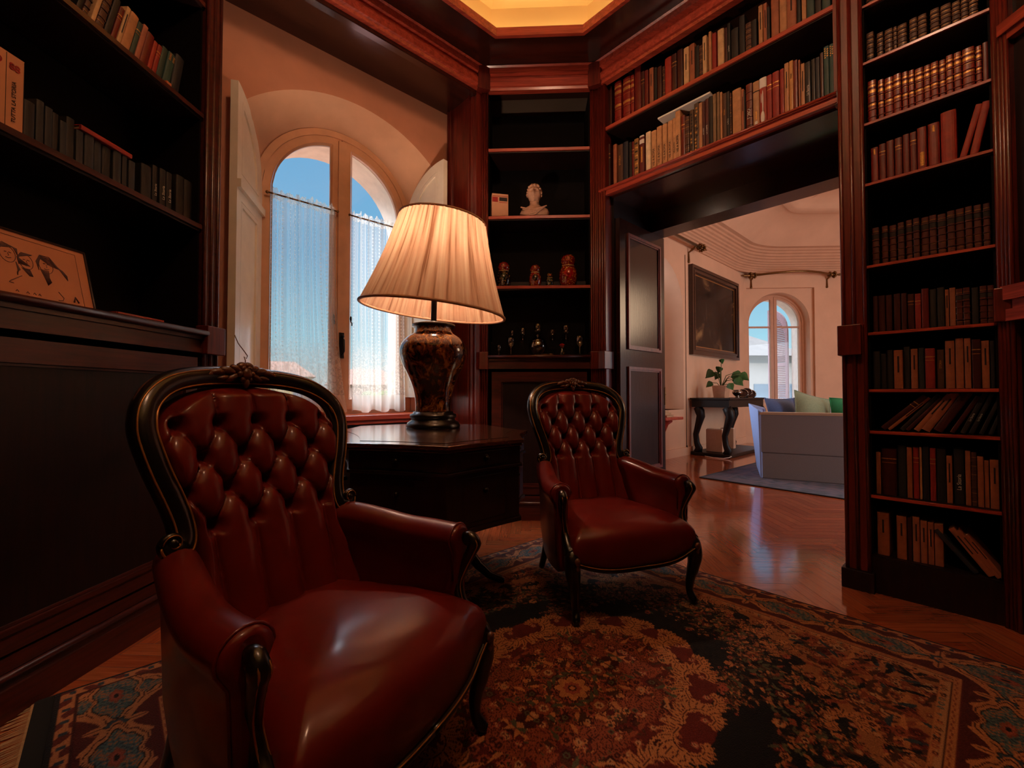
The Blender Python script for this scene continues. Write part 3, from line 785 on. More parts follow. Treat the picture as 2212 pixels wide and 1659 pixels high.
def build_chair(label):
    R = thing('tufted_armchair', label, 'armchair', group='red leather button-back armchairs')
    # --- seat: serpentine, domed
    N = 96
    def plan(a):
        x, y = math.sin(a), -math.cos(a)                    # a=0 front
        fr = max(0, math.cos(a))
        u = max(-1, min(1, 1.32*x))
        hw = .318
        if y < 0: py = -.330*min(1, 1.6*abs(y)) - (.055*(1-u*u)**1.0 if abs(u) < 1 else 0) + (-.012*math.exp(-((abs(u)-1)/.12)**2))
        else: py = .21*min(1, 1.35*y)
        hw = lerp_tab([(-.40, .320), (-.30, .318), (-.18, .298), (0, .258), (.12, .228), (.21, .212)], py); px = u*hw
        return px, py
    PL = [plan(2*PI*i/N) for i in range(N)]
    def zbot(x, y): 
        if y < -.2: return .215+.052*min(1, abs(x)/.30)**2.5+.01*math.cos(abs(x)/.30*PI)
        return .275
    C = (0, -.06)
    def ring(k, z): return [(C[0]+(x-C[0])*(1-k), C[1]+(y-C[1])*(1-k), z) for x, y in PL]
    m = MB(); rings = [[(x*.985, y*.985, zbot(x, y)) for x, y in PL], [(x, y, zbot(x, y)+.012) for x, y in PL]]
    for k, z in ((-.004, .290), (-.008, .320), (-.006, .340), (.004, .357), (.022, .371), (.05, .383), (.09, .394), (.15, .404), (.23, .413), (.34, .420), (.48, .426), (.64, .430), (.8, .432), (.95, .4325)): rings.append(ring(k, z))
    # front corners sit lower, crown pulls forward
    rings = rings[:2]+[[(x, y, z-.022*math.exp(-((abs(x)-.33)/.10)**2-((y+.36)/.16)**2) if z > .31 else z) for x, y, z in rg] for rg in rings[2:]]
    m.rings(rings); m.build('seat', M_LEATHER, R)
    # --- apron strip with gilt bead
    fr = [i for i in range(N) if True]
    edge = [(x*1.004, y*1.004, zbot(x, y)) for x, y in PL]; edge.append(edge[0])
    m = MB(); m.tube(edge, .010, 8); ap = m.build('seat_rail', W_BLK, R)
    m = MB(); m.tube([(x*1.022, y*1.022, z+.009) for x, y, z in edge], .0022, 5); m.build('gilt_line', M_GILT, ap)
    # --- tufted inner back
    rows = [.40+.004*i for i in range(0, 100)]+[.80+.21*(1-(1-t)**1.7) for t in [j/52 for j in range(1, 53)]]
    rows = [z for z in rows if z < 1.0085]
    P = []; nc = 128
    for z in rows:
        hw = max(half_width(z), .006); row = []
        for i in range(nc+1):
            s = -1+2*i/nc; x = s*hw
            edge_f = min(1, (1-abs(s))*hw/.03); edge_f = math.sin(edge_f*PI/2)
            et = min(1, max(0, (1.01-z))/.03); et = math.sin(et*PI/2)
            h = (.026+.036*tuft(x, z))*edge_f*et
            crown = .022*(1-s*s)*et
            row.append((x, back_y(x, z)-h-crown, z))
        P.append(row)
    m = MB(); m.grid(P)
    # rear skin
    Q = [[(max(half_width(z), .006)*(-1+2*i/12), back_y(max(half_width(z), .006)*(-1+2*i/12), z)+.03, z) for i in range(13)] for z in rows[::8]+[rows[-1]]]
    m.grid(Q); m.build('tufted_back', M_LEATHER, R)
    # buttons
    for k in range(4):
        for n_ in range(-2, 3):
            off = .5 if k % 2 else 0; x = (n_+off)*DX; z = ZR-k*DZ
            if abs(x) > half_width(z)-.035: continue
            y = back_y(x, z)+.016
            b = MB(); b.ball((x, y, z), (.010, .006, .010), 10, 6); b.build('button', M_LEATHER, R)
    # --- show-wood frame of the back
    half = [(.258, .655), (.268, .640), (.256, .624), (.236, .626), (.226, .648), (.229, .69), (.244, .745), (.262, .80), (.277, .86), (.282, .905), (.272, .95), (.246, .985), (.205, 1.012), (.15, 1.028), (.08, 1.036), (0, 1.038)]
    def cat(pts, n=6):
        out = []
        for i in range(len(pts)-1):
            a, b, c_, d = pts[max(i-1, 0)], pts[i], pts[i+1], pts[min(i+2, len(pts)-1)]
            for k in range(n):
                f = k/n; out.append(tuple(.5*((2*b[j])+(-a[j]+c_[j])*f+(2*a[j]-5*b[j]+4*c_[j]-d[j])*f*f+(-a[j]+3*b[j]-3*c_[j]+d[j])*f**3) for j in range(len(b))))
        out.append(pts[-1]); return out
    full = half+[(-x, z) for x, z in half[-2::-1]]
    F = cat(full)
    def fr_y(x, z): return back_y(x, z)-.012
    rad = []
    for i, (x, z) in enumerate(F):
        e = min(i, len(F)-1-i)/len(F); rad.append(.012+.015*min(1, e/.10)+.003*min(1, e/.4))
    m = MB(); m.tube([(x, fr_y(x, z), z) for x, z in F], rad, 12, flat=None); fm = m.build('back_frame', W_BLK, R)
    nrm = []
    for i in range(len(F)):
        a, b = Vector(F[max(i-1, 0)]), Vector(F[min(i+1, len(F)-1)]); d = (b-a).normalized(); nrm.append(Vector((-d.y, d.x)))
    for sgn, dd, r_ in ((1, .020, .0027), (-1, .019, .0025)):
        m = MB(); m.tube([(x+sgn*nrm[i].x*min(dd, rad[i]*.8), fr_y(x, z)-rad[i]*.80, z+sgn*nrm[i].y*min(dd, rad[i]*.8)) for i, (x, z) in enumerate(F)][6:-6], r_, 6); m.build('gilt_line', M_GILT, fm)
    for s in (-1, 1):
        m = MB(); c0 = Vector((s*.258, fr_y(.258, .645)-.014, .645))
        m.tube([c0+Vector((s*math.cos(t)*(.021-.0026*t), -.001*t, math.sin(t)*(.021-.0026*t))) for t in [k*.35 for k in range(20)]], [.0085-.0002*k for k in range(20)], 8)
        m.ball(c0, (.014, .016, .014)); m.build('scroll', W_BLK, fm)
        m = MB(); m.tube([c0+Vector((s*math.cos(t)*(.023-.0026*t), -.0105, math.sin(t)*(.023-.0026*t))) for t in [k*.35 for k in range(18)]], .0016, 5); m.build('gilt_line', M_GILT, fm)
        # carved cartouche on the shoulder of the frame
        m = MB(); pts = [(.268, .915), (.274, .94), (.262, .965), (.250, .955), (.258, .925), (.268, .915)]
        m.tube([(s*x, fr_y(x, z)-.026, z) for x, z in cat(pts, 4)], .0024, 5); m.build('gilt_line', M_GILT, fm)
    # carved crest: flower with leaves either side
    m = MB(); y0 = fr_y(0, 1.04)-.036
    for s in (-1, 1):
        for x, z, rx, rz_, a in ((.022, 1.052, .022, .010, .5), (.045, 1.048, .026, .010, .15), (.072, 1.044, .028, .009, -.15), (.10, 1.036, .026, .007, -.35), (.035, 1.030, .022, .008, -.5), (.06, 1.028, .02, .006, -.2), (.128, 1.027, .02, .005, -.4), (.012, 1.062, .012, .014, 1.0)):
            M = Matrix.Rotation(-a*s, 4, 'Y'); m.ball((s*x, y0+.003*(x/.03), z+.006), (rx*1.1, .012, rz_*1.25), 10, 7, 0, M)
    m.ball((0, y0-.008, 1.046), (.016, .012, .018)); m.ball((0, y0-.006, 1.020), (.009, .010, .016))
    for k in range(6): m.ball((.018*math.cos(k*PI/3), y0-.006, 1.046+.018*math.sin(k*PI/3)), (.009, .008, .009), 8, 6)
    m.build('carved_crest', W_CARVE, fm)
    # --- arms
    for s in (-1, 1):
        path = [(.232, .20, .625), (.262, .12, .622), (.292, .03, .606), (.316, -.06, .588), (.332, -.14, .582), (.336, -.228, .578)]
        pth = cat(path, 5)
        rings = []
        for i, (px, py, pz) in enumerate(pth):
            a, b = Vector(pth[max(i-1, 0)][:2]), Vector(pth[min(i+1, len(pth)-1)][:2]); d = (b-a).normalized(); o_ = Vector((-d.y, d.x))
            if o_.x < 0: o_ = -o_
            t = i/(len(pth)-1); rl = .044+.008*t
            sec = [(-.030, .19), (-.030, .33), (-.034, .42), (-.036, pz-.075)]
            sec += [(-.004+rl*math.cos(q), pz-.040+.046*math.sin(q)) for q in [PI*.98-(PI*1.18)*k/12 for k in range(13)]]
            sec += [(.026, pz-.088), (.022, .44), (.016, .27), (.006, .19)]
            if i == len(pth)-1: pass
            rings.append([(s*(px+o_.x*a_), py+o_.y*a_, zz) for a_, zz in sec])
        # rounded nose at the front
        last = rings[-1]; cx = sum(p[0] for p in last)/len(last); cz = sum(p[2] for p in last)/len(last)
        for k, dy in ((.06, -.012), (.18, -.020), (.45, -.024)): rings.append([(x+(cx-x)*k, y+dy, z+(cz-z)*k*.25) for x, y, z in last])
        m = MB(); m.rings(rings); ar = m.build('arm', M_LEATHER, R)
        # seam piping up the front of the arm
        m = MB(); m.tube([(x*1.0, y-.006, z) for x, y, z in last[2:-1]], .004, 6); m.build('piping', M_LEATHER, ar)
        # carved arm support sweeping down to the leg
        sp = [(.338, -.250, .548), (.341, -.276, .548), (.343, -.288, .528), (.339, -.278, .500), (.330, -.258, .455), (.322, -.244, .410), (.319, -.254, .365), (.322, -.285, .325), (.322, -.318, .295)]
        rr = [.010, .017, .020, .017, .015, .015, .017, .021, .028]
        sp = cat(sp, 4); rr = [lerp_tab([(i*4, r) for i, r in enumerate(rr)], k) for k in range(len(sp))]
        m = MB(); m.tube([(s*x, y, z) for x, y, z in sp], rr, 10); m.ball((s*.340, -.272, .538), (.018, .020, .020)); st = m.build('arm_support', W_BLK, R)
        for dx in (-.45, .45):
            m = MB(); m.tube([(s*x+dx*rr[i]*1.2, y-rr[i]*.82, z) for i, (x, y, z) in enumerate(sp)][4:], .0022, 5); m.build('gilt_line', M_GILT, st)
    # --- legs
    for s in (-1, 1):
        lp = cat([(.312, -.300, .315), (.318, -.322, .275), (.320, -.332, .225), (.312, -.328, .165), (.303, -.318, .105), (.300, -.318, .055), (.306, -.334, .022), (.312, -.350, .012)], 4)
        lr = [lerp_tab([(0, .026), (4, .035), (8, .034), (12, .027), (16, .020), (20, .0165), (24, .019), (28, .012)], k) for k in range(len(lp))]
        m = MB(); m.tube([(s*x, y, max(z, lr[k]*.9) if k > 20 else z) for k, (x, y, z) in enumerate(lp)], lr, 12); lg = m.build('leg', W_BLK, R)
        m = MB(); m.ball((s*.312, -.362, .275), (.014, .010, .018)); m.ball((s*.312, -.360, .250), (.009, .008, .014)); m.build('carved_knee', W_CARVE, lg)
        lp = cat([(.195, .19, .30), (.2, .215, .20), (.205, .245, .10), (.21, .285, .008)], 4)
        m = MB(); m.tube([(s*x, y, z) for x, y, z in lp], [.026-.0008*k for k in range(len(lp))], 10); m.build('leg', W_BLK, R)
    # back stiles below the scrolls
    m = MB()
    for s in (-1, 1): m.tube([(s*.225, .215, .60), (s*.212, .21, .45), (s*.2, .20, .30)], .022, 8)
    m.build('back_stile', W_BLK, R)
    return R
RZ = .013
CH1 = build_chair('large red leather button-back armchair in the left foreground'); CH1.location = (-.576, 1.143, RZ); CH1.rotation_euler = (0, 0, math.radians(66.2))
CH2 = copy_tree(CH1); CH2['label'] = 'smaller-looking red leather button-back armchair by the doorway, facing the camera'
CH2.location = (.357, 2.311, RZ); CH2.rotation_euler = (0, 0, math.radians(21.1))
# ================================================================== carpets (pattern is dyed pile colour, drawn on a fine grid)
RA, RB_ = 2.55, 2.26          # carpet size; local x runs towards the fringed end, y towards the room
def carpet_pattern(nx, ny):
    xs = (np.arange(nx)+.5)/nx*RA; ys = (np.arange(ny)+.5)/ny*RB_
    X, Y = np.meshgrid(xs, ys)                   # shape (ny, nx)
    col = {k: np.array(srgb(v)[:3]) for k, v in dict(navy='#0d0d14', tan='#b0744a', sand='#96623f', red='#5c1c16', dred='#3e120d', rust='#84422c', teal='#4a6468', blue='#2a3c4a', rose='#94493a', cream='#b08a68', brown='#4a2a1c', green='#4c4f3c').items()}
    I = np.zeros((ny, nx, 3)); I[:] = col['navy']
    def paint(mask, c, a=1.0):
        I[mask] = I[mask]*(1-a)+col[c]*a
    sx, sy = nx/RA, ny/RB_
    def win(cx, cy, r):
        i0, i1 = max(0, int((cx-r)*sx)), min(nx, int((cx+r)*sx)+2); j0, j1 = max(0, int((cy-r)*sy)), min(ny, int((cy+r)*sy)+2)
        return slice(j0, j1), slice(i0, i1)
    def stamp(cx, cy, r, fn):
        w = win(cx, cy, r)
        if w[0].stop <= w[0].start or w[1].stop <= w[1].start: return
        dx, dy = X[w]-cx, Y[w]-cy; sub = I[w]
        for mk, c in fn(dx, dy): sub[mk] = col[c]
    def flower(cx, cy, r, n, c1, c2, c3='dred', ph=0):
        def fn(dx, dy):
            d = np.hypot(dx, dy); a = np.arctan2(dy, dx)+ph
            R = r*(.72+.28*np.abs(np.cos(a*n/2)))
            return [(d < R*1.12, c3), (d < R, c1), (d < R*.55, c2), (d < R*.28, c3), (d < R*.15, c1)]
        stamp(cx, cy, r*1.3, fn)
    def leaf(cx, cy, ang, L, w, c, vein=None, curl=.25):
        def fn(dx, dy):
            ca, sa = np.cos(ang), np.sin(ang); u = (dx*ca+dy*sa)/L; v = (-dx*sa+dy*ca)/w
            v = v-curl*L/w*u*u
            ok = (u > 0) & (u < 1); W = np.sin(np.pi*np.clip(u, 0, 1)**.7)
            out = [(ok & (np.abs(v) < W), c)]
            if vein: out.append((ok & (np.abs(v) < .16*W), vein))
            return out
        stamp(cx, cy, L*1.15, fn)
    def stroke(pts, w, c):
        pts = np.array(pts)
        for (a, b) in zip(pts[:-1], pts[1:]):
            m_ = (a+b)/2; r = np.hypot(*(b-a))/2+w*2
            def fn(dx, dy, a=a, b=b, m_=m_):
                px, py = dx+m_[0]-a[0], dy+m_[1]-a[1]; d = b-a; L2 = d@d+1e-12
                t = np.clip((px*d[0]+py*d[1])/L2, 0, 1); return [(np.hypot(px-t*d[0], py-t*d[1]) < w, c)]
            stamp(m_[0], m_[1], r, fn)
    def acanthus(cx, cy, ang, size, c='tan', v='brown', hand=1):
        """a curled scroll carrying feathered leaves"""
        pts = []
        for k in range(15):
            t = k/14; r = size*(.5-.36*t); a = ang+hand*t*4.4
            pts.append((cx+r*math.cos(a), cy+r*math.sin(a)))
        for k in range(0, 14):
            a = ang+hand*(k/14)*4.4; p = pts[k]
            leaf(p[0], p[1], a+hand*.45, size*(.44-.019*k), size*.085, c, v, .35*hand)
            if k % 2: leaf(p[0], p[1], a+PI-hand*.4, size*(.17-.006*k), size*.05, c, None, -.2*hand)
        stroke(pts, size*.045, c); stroke(pts, size*.012, v)
        flower(cx, cy, size*.10, 5, 'rose', 'cream', 'brown')
    def spray(x, y, ang, L, rnd, c='green', depth=2):
        pts = []; a = ang; px, py = x, y
        for k in range(9):
            pts.append((px, py)); a += (rnd.random()-.5)*.35; px += L/8*math.cos(a); py += L/8*math.sin(a)
            if k % 2 == 1:
                leaf(px, py, a+.8, L*.17, L*.035, rnd.choice(['sand', 'green', 'rust', 'brown']), None, .3); leaf(px, py, a-.8, L*.17, L*.035, rnd.choice(['sand', 'green', 'tan']), None, -.3)
            if depth and k in (3, 5): spray(px, py, a+(.75 if k == 3 else -.75), L*.5, rnd, c, depth-1)
        stroke(pts, .0014, 'brown'); flower(px, py, L*.085 if depth else L*.14, rnd.choice([5, 6, 8]), rnd.choice(['rust', 'tan', 'rose', 'sand', 'rust']), rnd.choice(['cream', 'dred', 'rose']))
    rnd = random.Random(11)
    cx, cy = RA/2, RB_/2; qx, qy = RA/2-.30, RB_/2-.30     # field half sizes
    # ---- field, drawn for one quarter then mirrored (ax, ay measured from the centre)
    AX, AY = np.abs(X-cx), np.abs(Y-cy)
    nz = .016*np.sin(AX*47+2*np.sin(AY*29))+.016*np.sin(AY*53+2*np.sin(AX*31))
    # corner spandrels: pale ground beyond a lobed diagonal
    g = (AX/1.02)**1.5+(AY/.86)**1.5+nz*2.2
    paint(g > 1.0, 'sand')
    for k in range(900):
        x, y = rnd.random()*qx, rnd.random()*qy
        if (x/1.02)**1.5+(y/.86)**1.5 > 1.10: flower(cx+x, cy+y, .010+.014*rnd.random(), rnd.choice([4, 5, 6]), rnd.choice(['rust', 'tan', 'rose', 'red', 'cream', 'rust']), rnd.choice(['dred', 'navy', 'cream']), rnd.choice(['brown', 'dred', 'rust']))
    for k in range(420):
        x, y = rnd.random()*qx, rnd.random()*qy
        if (x/1.02)**1.5+(y/.86)**1.5 > 1.08: leaf(cx+x, cy+y, rnd.random()*6.3, .05+.03*rnd.random(), .009, rnd.choice(['brown', 'brown', 'navy', 'rust', 'tan', 'blue']), None, .3)
    for k in range(9):
        t = (k+.5)/9*PI/2; x, y = 1.0*math.cos(t)**(4/3), .85*math.sin(t)**(4/3)
        acanthus(cx+x*1.03, cy+y*1.03, math.atan2(y, x)+PI+.5*(-1)**k, .115, 'tan', 'dred', 1 if k % 2 else -1)
    # floral sprays over the dark ground
    for k in range(520):
        t = rnd.random()*PI/2; r = .70+.20*rnd.random(); x, y = r*1.05*math.cos(t), r*.82*math.sin(t)
        if (x/1.02)**1.5+(y/.86)**1.5 < .86 and (k % 6): leaf(cx+x, cy+y, rnd.random()*6.3, .022+.016*rnd.random(), .006, rnd.choice(['brown', 'sand', 'green', 'rust', 'green']), None, .3)
        elif (x/1.02)**1.5+(y/.86)**1.5 < .84: flower(cx+x, cy+y, .010+.012*rnd.random(), rnd.choice([5, 6, 7]), rnd.choice(['rust', 'tan', 'rose', 'sand', 'red']), rnd.choice(['cream', 'dred', 'rose']), 'navy')
    for k in range(30):
        t = rnd.random()*PI/2; r = .63+.24*rnd.random()
        x, y = r*1.05*math.cos(t), r*.82*math.sin(t)
        if (x/1.02)**1.5+(y/.86)**1.5 < .92: spray(cx+x, cy+y, t+rnd.choice([-1.4, 1.4, 0, PI])+.4*(rnd.random()-.5), .13+.08*rnd.random(), rnd)
    # medallion
    a = np.arctan2(AY/.40, AX/.54); R = np.hypot(AX/.54, AY/.40)
    med = R < 1+.07*np.abs(np.sin(a*6))
    paint(med, 'red'); 
    for k in range(230):
        t = rnd.random()*PI/2; r = rnd.random()**.6*.85
        flower(cx+.54*r*math.cos(t), cy+.40*r*math.sin(t), .010+.013*rnd.random(), rnd.choice([5, 6]), rnd.choice(['rust', 'tan', 'rust', 'dred', 'rose']), rnd.choice(['dred', 'cream', 'green']), 'dred')
    for k in range(60):
        t = rnd.random()*PI/2; r = rnd.random()**.6*.8
        leaf(cx+.54*r*math.cos(t), cy+.40*r*math.sin(t), rnd.random()*6.3, .05, .008, rnd.choice(['green', 'rust', 'tan', 'brown']), None, .4)
    for k in range(7):
        t = (k+.4)/7*PI/2; acanthus(cx+.52*math.cos(t), cy+.39*math.sin(t), t+PI+.6*(-1)**k, .135, 'tan', 'dred', 1 if k % 2 else -1)
    for k in range(4):
        t = (k+.5)/4*PI/2; acanthus(cx+.30*math.cos(t), cy+.22*math.sin(t), t+PI, .10, 'rust', 'dred', 1 if k % 2 else -1)
    flower(cx, cy, .06, 8, 'tan', 'rose'); flower(cx+.14, cy, .03, 6, 'rust', 'cream'); flower(cx, cy+.11, .03, 6, 'rust', 'cream')
    # mirror the quarter into the other three
    qn, qm = nx//2, ny//2
    Q = I[ny-qm:, nx-qn:]
    I[:qm, nx-qn:] = Q[::-1]; I[ny-qm:, :qn] = Q[:, ::-1]; I[:qm, :qn] = Q[::-1, ::-1]
    # ---- borders (drawn over)
    D = np.minimum(np.minimum(X, RA-X), np.minimum(Y, RB_-Y))
    paint(D < .30, 'tan'); paint(D < .285, 'cream', .6); paint((D < .272), 'dred'); paint(D < .268, 'tan')
    S = np.where(np.minimum(X, RA-X) < np.minimum(Y, RB_-Y), Y, X)
    paint((D > .253) & (D < .262) & (np.sin(S*170)*np.sin(D*700) > .1), 'rust')
    for k in range(700):
        q = rnd.random()*(RA+RB_)*2; d_ = .284+.004*rnd.random()
        p_ = (q, d_) if q < RA else (RA-d_, q-RA) if q < RA+RB_ else (q-RA-RB_, RB_-d_) if q < 2*RA+RB_ else (d_, q-2*RA-RB_)
        if min(p_[0], RA-p_[0], p_[1], RB_-p_[1]) > .27: flower(p_[0], p_[1], .006+.004*rnd.random(), 5, rnd.choice(['red', 'rose', 'brown', 'teal']), 'tan', 'tan')
    paint(D < .248, 'red'); paint(D < .243, 'dred', .55)
    # scrolling tan outline and lobed cartouches on the main border
    def run(p0, p1, nrm):
        p0, p1, nrm = np.array(p0), np.array(p1), np.array(nrm); L = np.hypot(*(p1-p0)); d = (p1-p0)/L; n_ = int(round(L/.33)); st = L/n_
        for k in range(n_*10):
            q = p0+d*(k+.5)*L/(n_*10)+nrm*(.062+.14*rnd.random())
            flower(q[0], q[1], .007+.009*rnd.random(), 5, rnd.choice(['rust', 'dred', 'navy', 'tan', 'rose']), 'navy', 'dred')
        for k in range(n_+1):
            c = p0+d*k*st+nrm*.145
            def fn(dx, dy):
                u = dx*d[0]+dy*d[1]; v = dx*nrm[0]+dy*nrm[1]; aa = np.arctan2(v/.55, u); rr = np.hypot(u, v/.58)
                lob = .118*(1+.13*np.cos(2*aa)+.10*np.cos(6*aa)+.06*np.cos(10*aa)); tex = np.sin(u*190+3*np.sin(v*140))*np.sin(v*210+2*np.sin(u*120))
                inn = rr < lob*.86
                return [(rr < lob*1.16, 'tan'), (rr < lob*1.10, 'dred'), (rr < lob*1.05, 'tan'), (rr < lob*.92, 'navy'), (inn, 'teal'), (inn & (tex > .35), 'sand'), (inn & (tex < -.5), 'blue'), (rr < lob*.3, 'rust'), (rr < lob*.2, 'rose'), (rr < lob*.1, 'navy')]
            stamp(c[0], c[1], .19, fn)
            c2 = p0+d*(k+.5)*st+nrm*.145
            for s_ in (-1, 1):
                pts = [tuple(c2+d*(t-.5)*st*.55+nrm*s_*(.075-.05*math.sin(PI*t))) for t in np.linspace(0, 1, 9)]
                stroke(pts, .008, 'tan')
                leaf(*(c2+nrm*s_*.075), math.atan2(nrm[1]*s_, nrm[0]*s_)+PI, .07, .014, 'tan', 'dred', 0)
                leaf(*(c2+nrm*s_*.02), math.atan2(d[1], d[0])+(0 if s_ > 0 else PI), .06, .013, 'tan', 'dred', .2)
            flower(*c2, .026, 6, 'blue', 'rose', 'navy')
    run((.145, 0), (RA-.145, 0), (0, 1)); run((.145, RB_), (RA-.145, RB_), (0, -1)); run((0, .145), (0, RB_-.145), (1, 0)); run((RA, .145), (RA, RB_-.145), (-1, 0))
    paint(D < .052, 'tan'); paint((D > .012) & (D < .047) & (np.sin(S*95)+np.sin(D*130+S*60) > .3), 'red'); paint((D > .018) & (D < .04) & (np.sin(S*95+2) > .75), 'blue')
    paint((D > .047) & (D < .054), 'dred'); paint(D < .011, 'navy')
    return I
def carpet(name, I, w, h, label, parent_loc, rz, mat, z=.012):
    ny, nx = I.shape[:2]
    gx = np.linspace(0, w, nx+1); gy = np.linspace(0, h, ny+1); GX, GY = np.meshgrid(gx, gy)
    V = np.stack([GX.ravel(), GY.ravel(), np.full(GX.size, z)], 1)
    i = np.arange(nx*ny); r, c = i//nx, i % nx; a = r*(nx+1)+c
    Fc = np.stack([a, a+1, a+nx+2, a+nx+1], 1)
    me = bpy.data.meshes.new(name); me.vertices.add(len(V)); me.vertices.foreach_set('co', V.ravel().astype(np.float32))
    me.loops.add(4*len(Fc)); me.polygons.add(len(Fc)); me.loops.foreach_set('vertex_index', Fc.ravel().astype(np.int32))
    me.polygons.foreach_set('loop_start', np.arange(0, 4*len(Fc), 4, dtype=np.int32)); me.update(calc_edges=True)
    J = np.pad(I, ((0, 1), (0, 1), (0, 0)), mode='edge'); J = (J+np.roll(J, 1, 0)*0)
    at = me.color_attributes.new('pile', 'FLOAT_COLOR', 'POINT'); at.data.foreach_set('color', np.concatenate([J.reshape(-1, 3), np.ones((len(V), 1))], 1).ravel().astype(np.float32))
    me.materials.append(mat)
    o = bpy.data.objects.new(name, me); COL.objects.link(o); o.location = parent_loc; o.rotation_euler = (0, 0, rz); tag(o, label, 'rug')
    m = MB(); m.box(0, w, 0, h, .0005, z-.0006); m.build('rug_backing', simple('rug_backing', '#1a0f10', .95, .2, 90), o)
    return o
M_PILE = rug_mat('pile', 'wool_pile')
# local x axis = towards the fringed end (-B direction), local y axis = along wall D
RUG = carpet('persian_rug', carpet_pattern(640, 568), RA, RB_, 'large dark patterned oriental carpet under the two armchairs', (0, 0, 0), 0, M_PILE)
RUG.matrix_world = Matrix(((-S2, S2, 0, .24), (-S2, -S2, 0, 3.19), (0, 0, 1, 0), (0, 0, 0, 1)))
m = MB(); rnd = random.Random(4)
m.box(RA+.045, RA+.052, 0, RB_, .0008, .009)
for k in range(330):
    y = (k+.5)/330*RB_; w = .004; L = .055+.02*rnd.random(); dy = (rnd.random()-.5)*.02
    m.add([(RA+.050, y-w/2, .008), (RA+.050, y+w/2, .008), (RA+.04+L, y+dy+w/2, .002), (RA+.04+L, y+dy-w/2, .002)], [(0, 1, 2, 3)])
fr_ = m.build('fringe', simple('cotton_fringe', '#b08a62', .9, .2, 90), RUG)
fr_['kind'] = 'stuff'
m = MB(); m.box(RA-.001, RA+.046, 0, RB_, .0006, .0105); m.build('end_band', simple('rug_black_band', '#08080a', .95, .2, 90), RUG)

# ================================================================== things on the corner bookcase (wall C frame)
def onC(o, u, n, z, rz=0):
    p = world('C', u, n, z); o.location = p; o.rotation_euler = (0, 0, WALL['C'][1]+rz); return o
M_TERRA = simple('pale_bust_stone', '#b98e74', .8, .12, 40, bump=.2)
# bust
BU = onC(thing('portrait_bust', 'small stone portrait bust with draped shoulders on the narrow bookcase shelf', 'bust'), .43, .10, 2.446, math.radians(-6))
def head_pt(th, ph):
    # th around (0 = front -y), ph elevation -1..1
    cz = math.sin(ph); cr = math.cos(ph); x = .049*cr*math.sin(th); y = -.058*cr*math.cos(th); z = .066*cz
    f = max(0, math.cos(th))
    def G(x0, z0, sx, sz): return math.exp(-((x-x0)/sx)**2-((z-z0)/sz)**2)*f
    d = .021*G(0, -.010, .0075, .014)+.010*G(0, .010, .006, .016)-.013*G(.019, .010, .011, .009)-.013*G(-.019, .010, .011, .009)+.006*G(.019, .009, .006, .004)+.006*G(-.019, .009, .006, .004)
    d += .009*G(.019, .022, .015, .005)+.009*G(-.019, .022, .015, .005)-.006*G(.03, -.02, .012, .014)-.006*G(-.03, -.02, .012, .014)+.007*G(0, -.034, .015, .004)+.006*G(0, -.041, .013, .004)-.004*G(0, -.0375, .014, .0010)+.009*G(0, -.056, .014, .009)
    d += (.004*math.sin(th*9+z*120) if z > .040 or abs(th) > 1.5 else 0)
    return (x*(1-.14*max(0, -cz)), y-d, z)
m = MB(); R = []
for j in range(61):
    ph = -PI/2+.05+(PI-.1)*j/60; R.append([head_pt(-PI+2*PI*i/96, ph) for i in range(96)])
R = [[(x, y-.006, z+.185) for x, y, z in rg] for rg in R]
m.rings(R); m.build('head', M_TERRA, BU)
m = MB(); rnd = random.Random(2)
for k in range(150):
    th = (rnd.random()*2-1)*PI; ph = rnd.random()*1.1+.35
    if abs(th) > 1.2: ph = rnd.random()*1.5-.1
    if abs(th) < 1.0 and ph < .75: continue
    x, y, z = head_pt(th, min(ph, 1.5)); m.ball((x*1.02, y*1.02-.006, z+.186), .008+.003*rnd.random(), 7, 5)
m.build('hair', M_TERRA, BU)
m = MB()
for s in (-1, 1): m.ball((s*.050, -.002, .183), (.006, .010, .017), 8, 6)
m.build('ear', M_TERRA, BU)
m = MB(); prof = [(.085, .05, 0), (.098, .06, .02), (.105, .062, .045), (.095, .056, .068), (.065, .046, .085), (.040, .038, .098), (.033, .035, .115), (.032, .034, .14)]
m.rings([[(a*math.cos(2*PI*i/36), b*math.sin(2*PI*i/36)-(.006*math.cos(2*PI*i/36*3) if z < .09 else 0), z) for i in range(36)] for a, b, z in prof]); m.build('shoulders', M_TERRA, BU)
m = MB()
for k in range(5):
    z0 = .078-.014*k; m.tube([(-.09+.012*k+.18*t*(1-.13*k), -.050-.012*math.sin(PI*t), z0-.022*math.sin(PI*t)+.006*k*t) for t in [i/10 for i in range(11)]], .005, 6)
m.build('drapery', M_TERRA, BU); BU.scale = (1.18, 1.18, 1.12)
# slipcased set at the left of the bust
BX = onC(thing('book_box', 'cream slipcase with dark title blocks left of the stone bust', 'box'), .118, .13, 2.446, math.radians(14))
M_CARD = simple('cream_card', '#c08a68', .7, .06, 20)
m = MB(); m.box(-.06, .075, -.10, .10, 0, .195); m.build('case', M_CARD, BX, bevel=.002)
m = MB(); m.box(-.0, .066, -.1012, -.099, .135, .165); m.build('title_block', M_INK, BX)
m = MB(); m.box(-.058, -.012, -.1012, -.099, .125, .165); m.build('title_block', M_INKR, BX)
m = MB(); m.box(-.055, .07, -.1012, -.099, .172, .176); m.box(0, .066, -.1012, -.099, .122, .126); m.build('title_rule', M_INKR, BX)
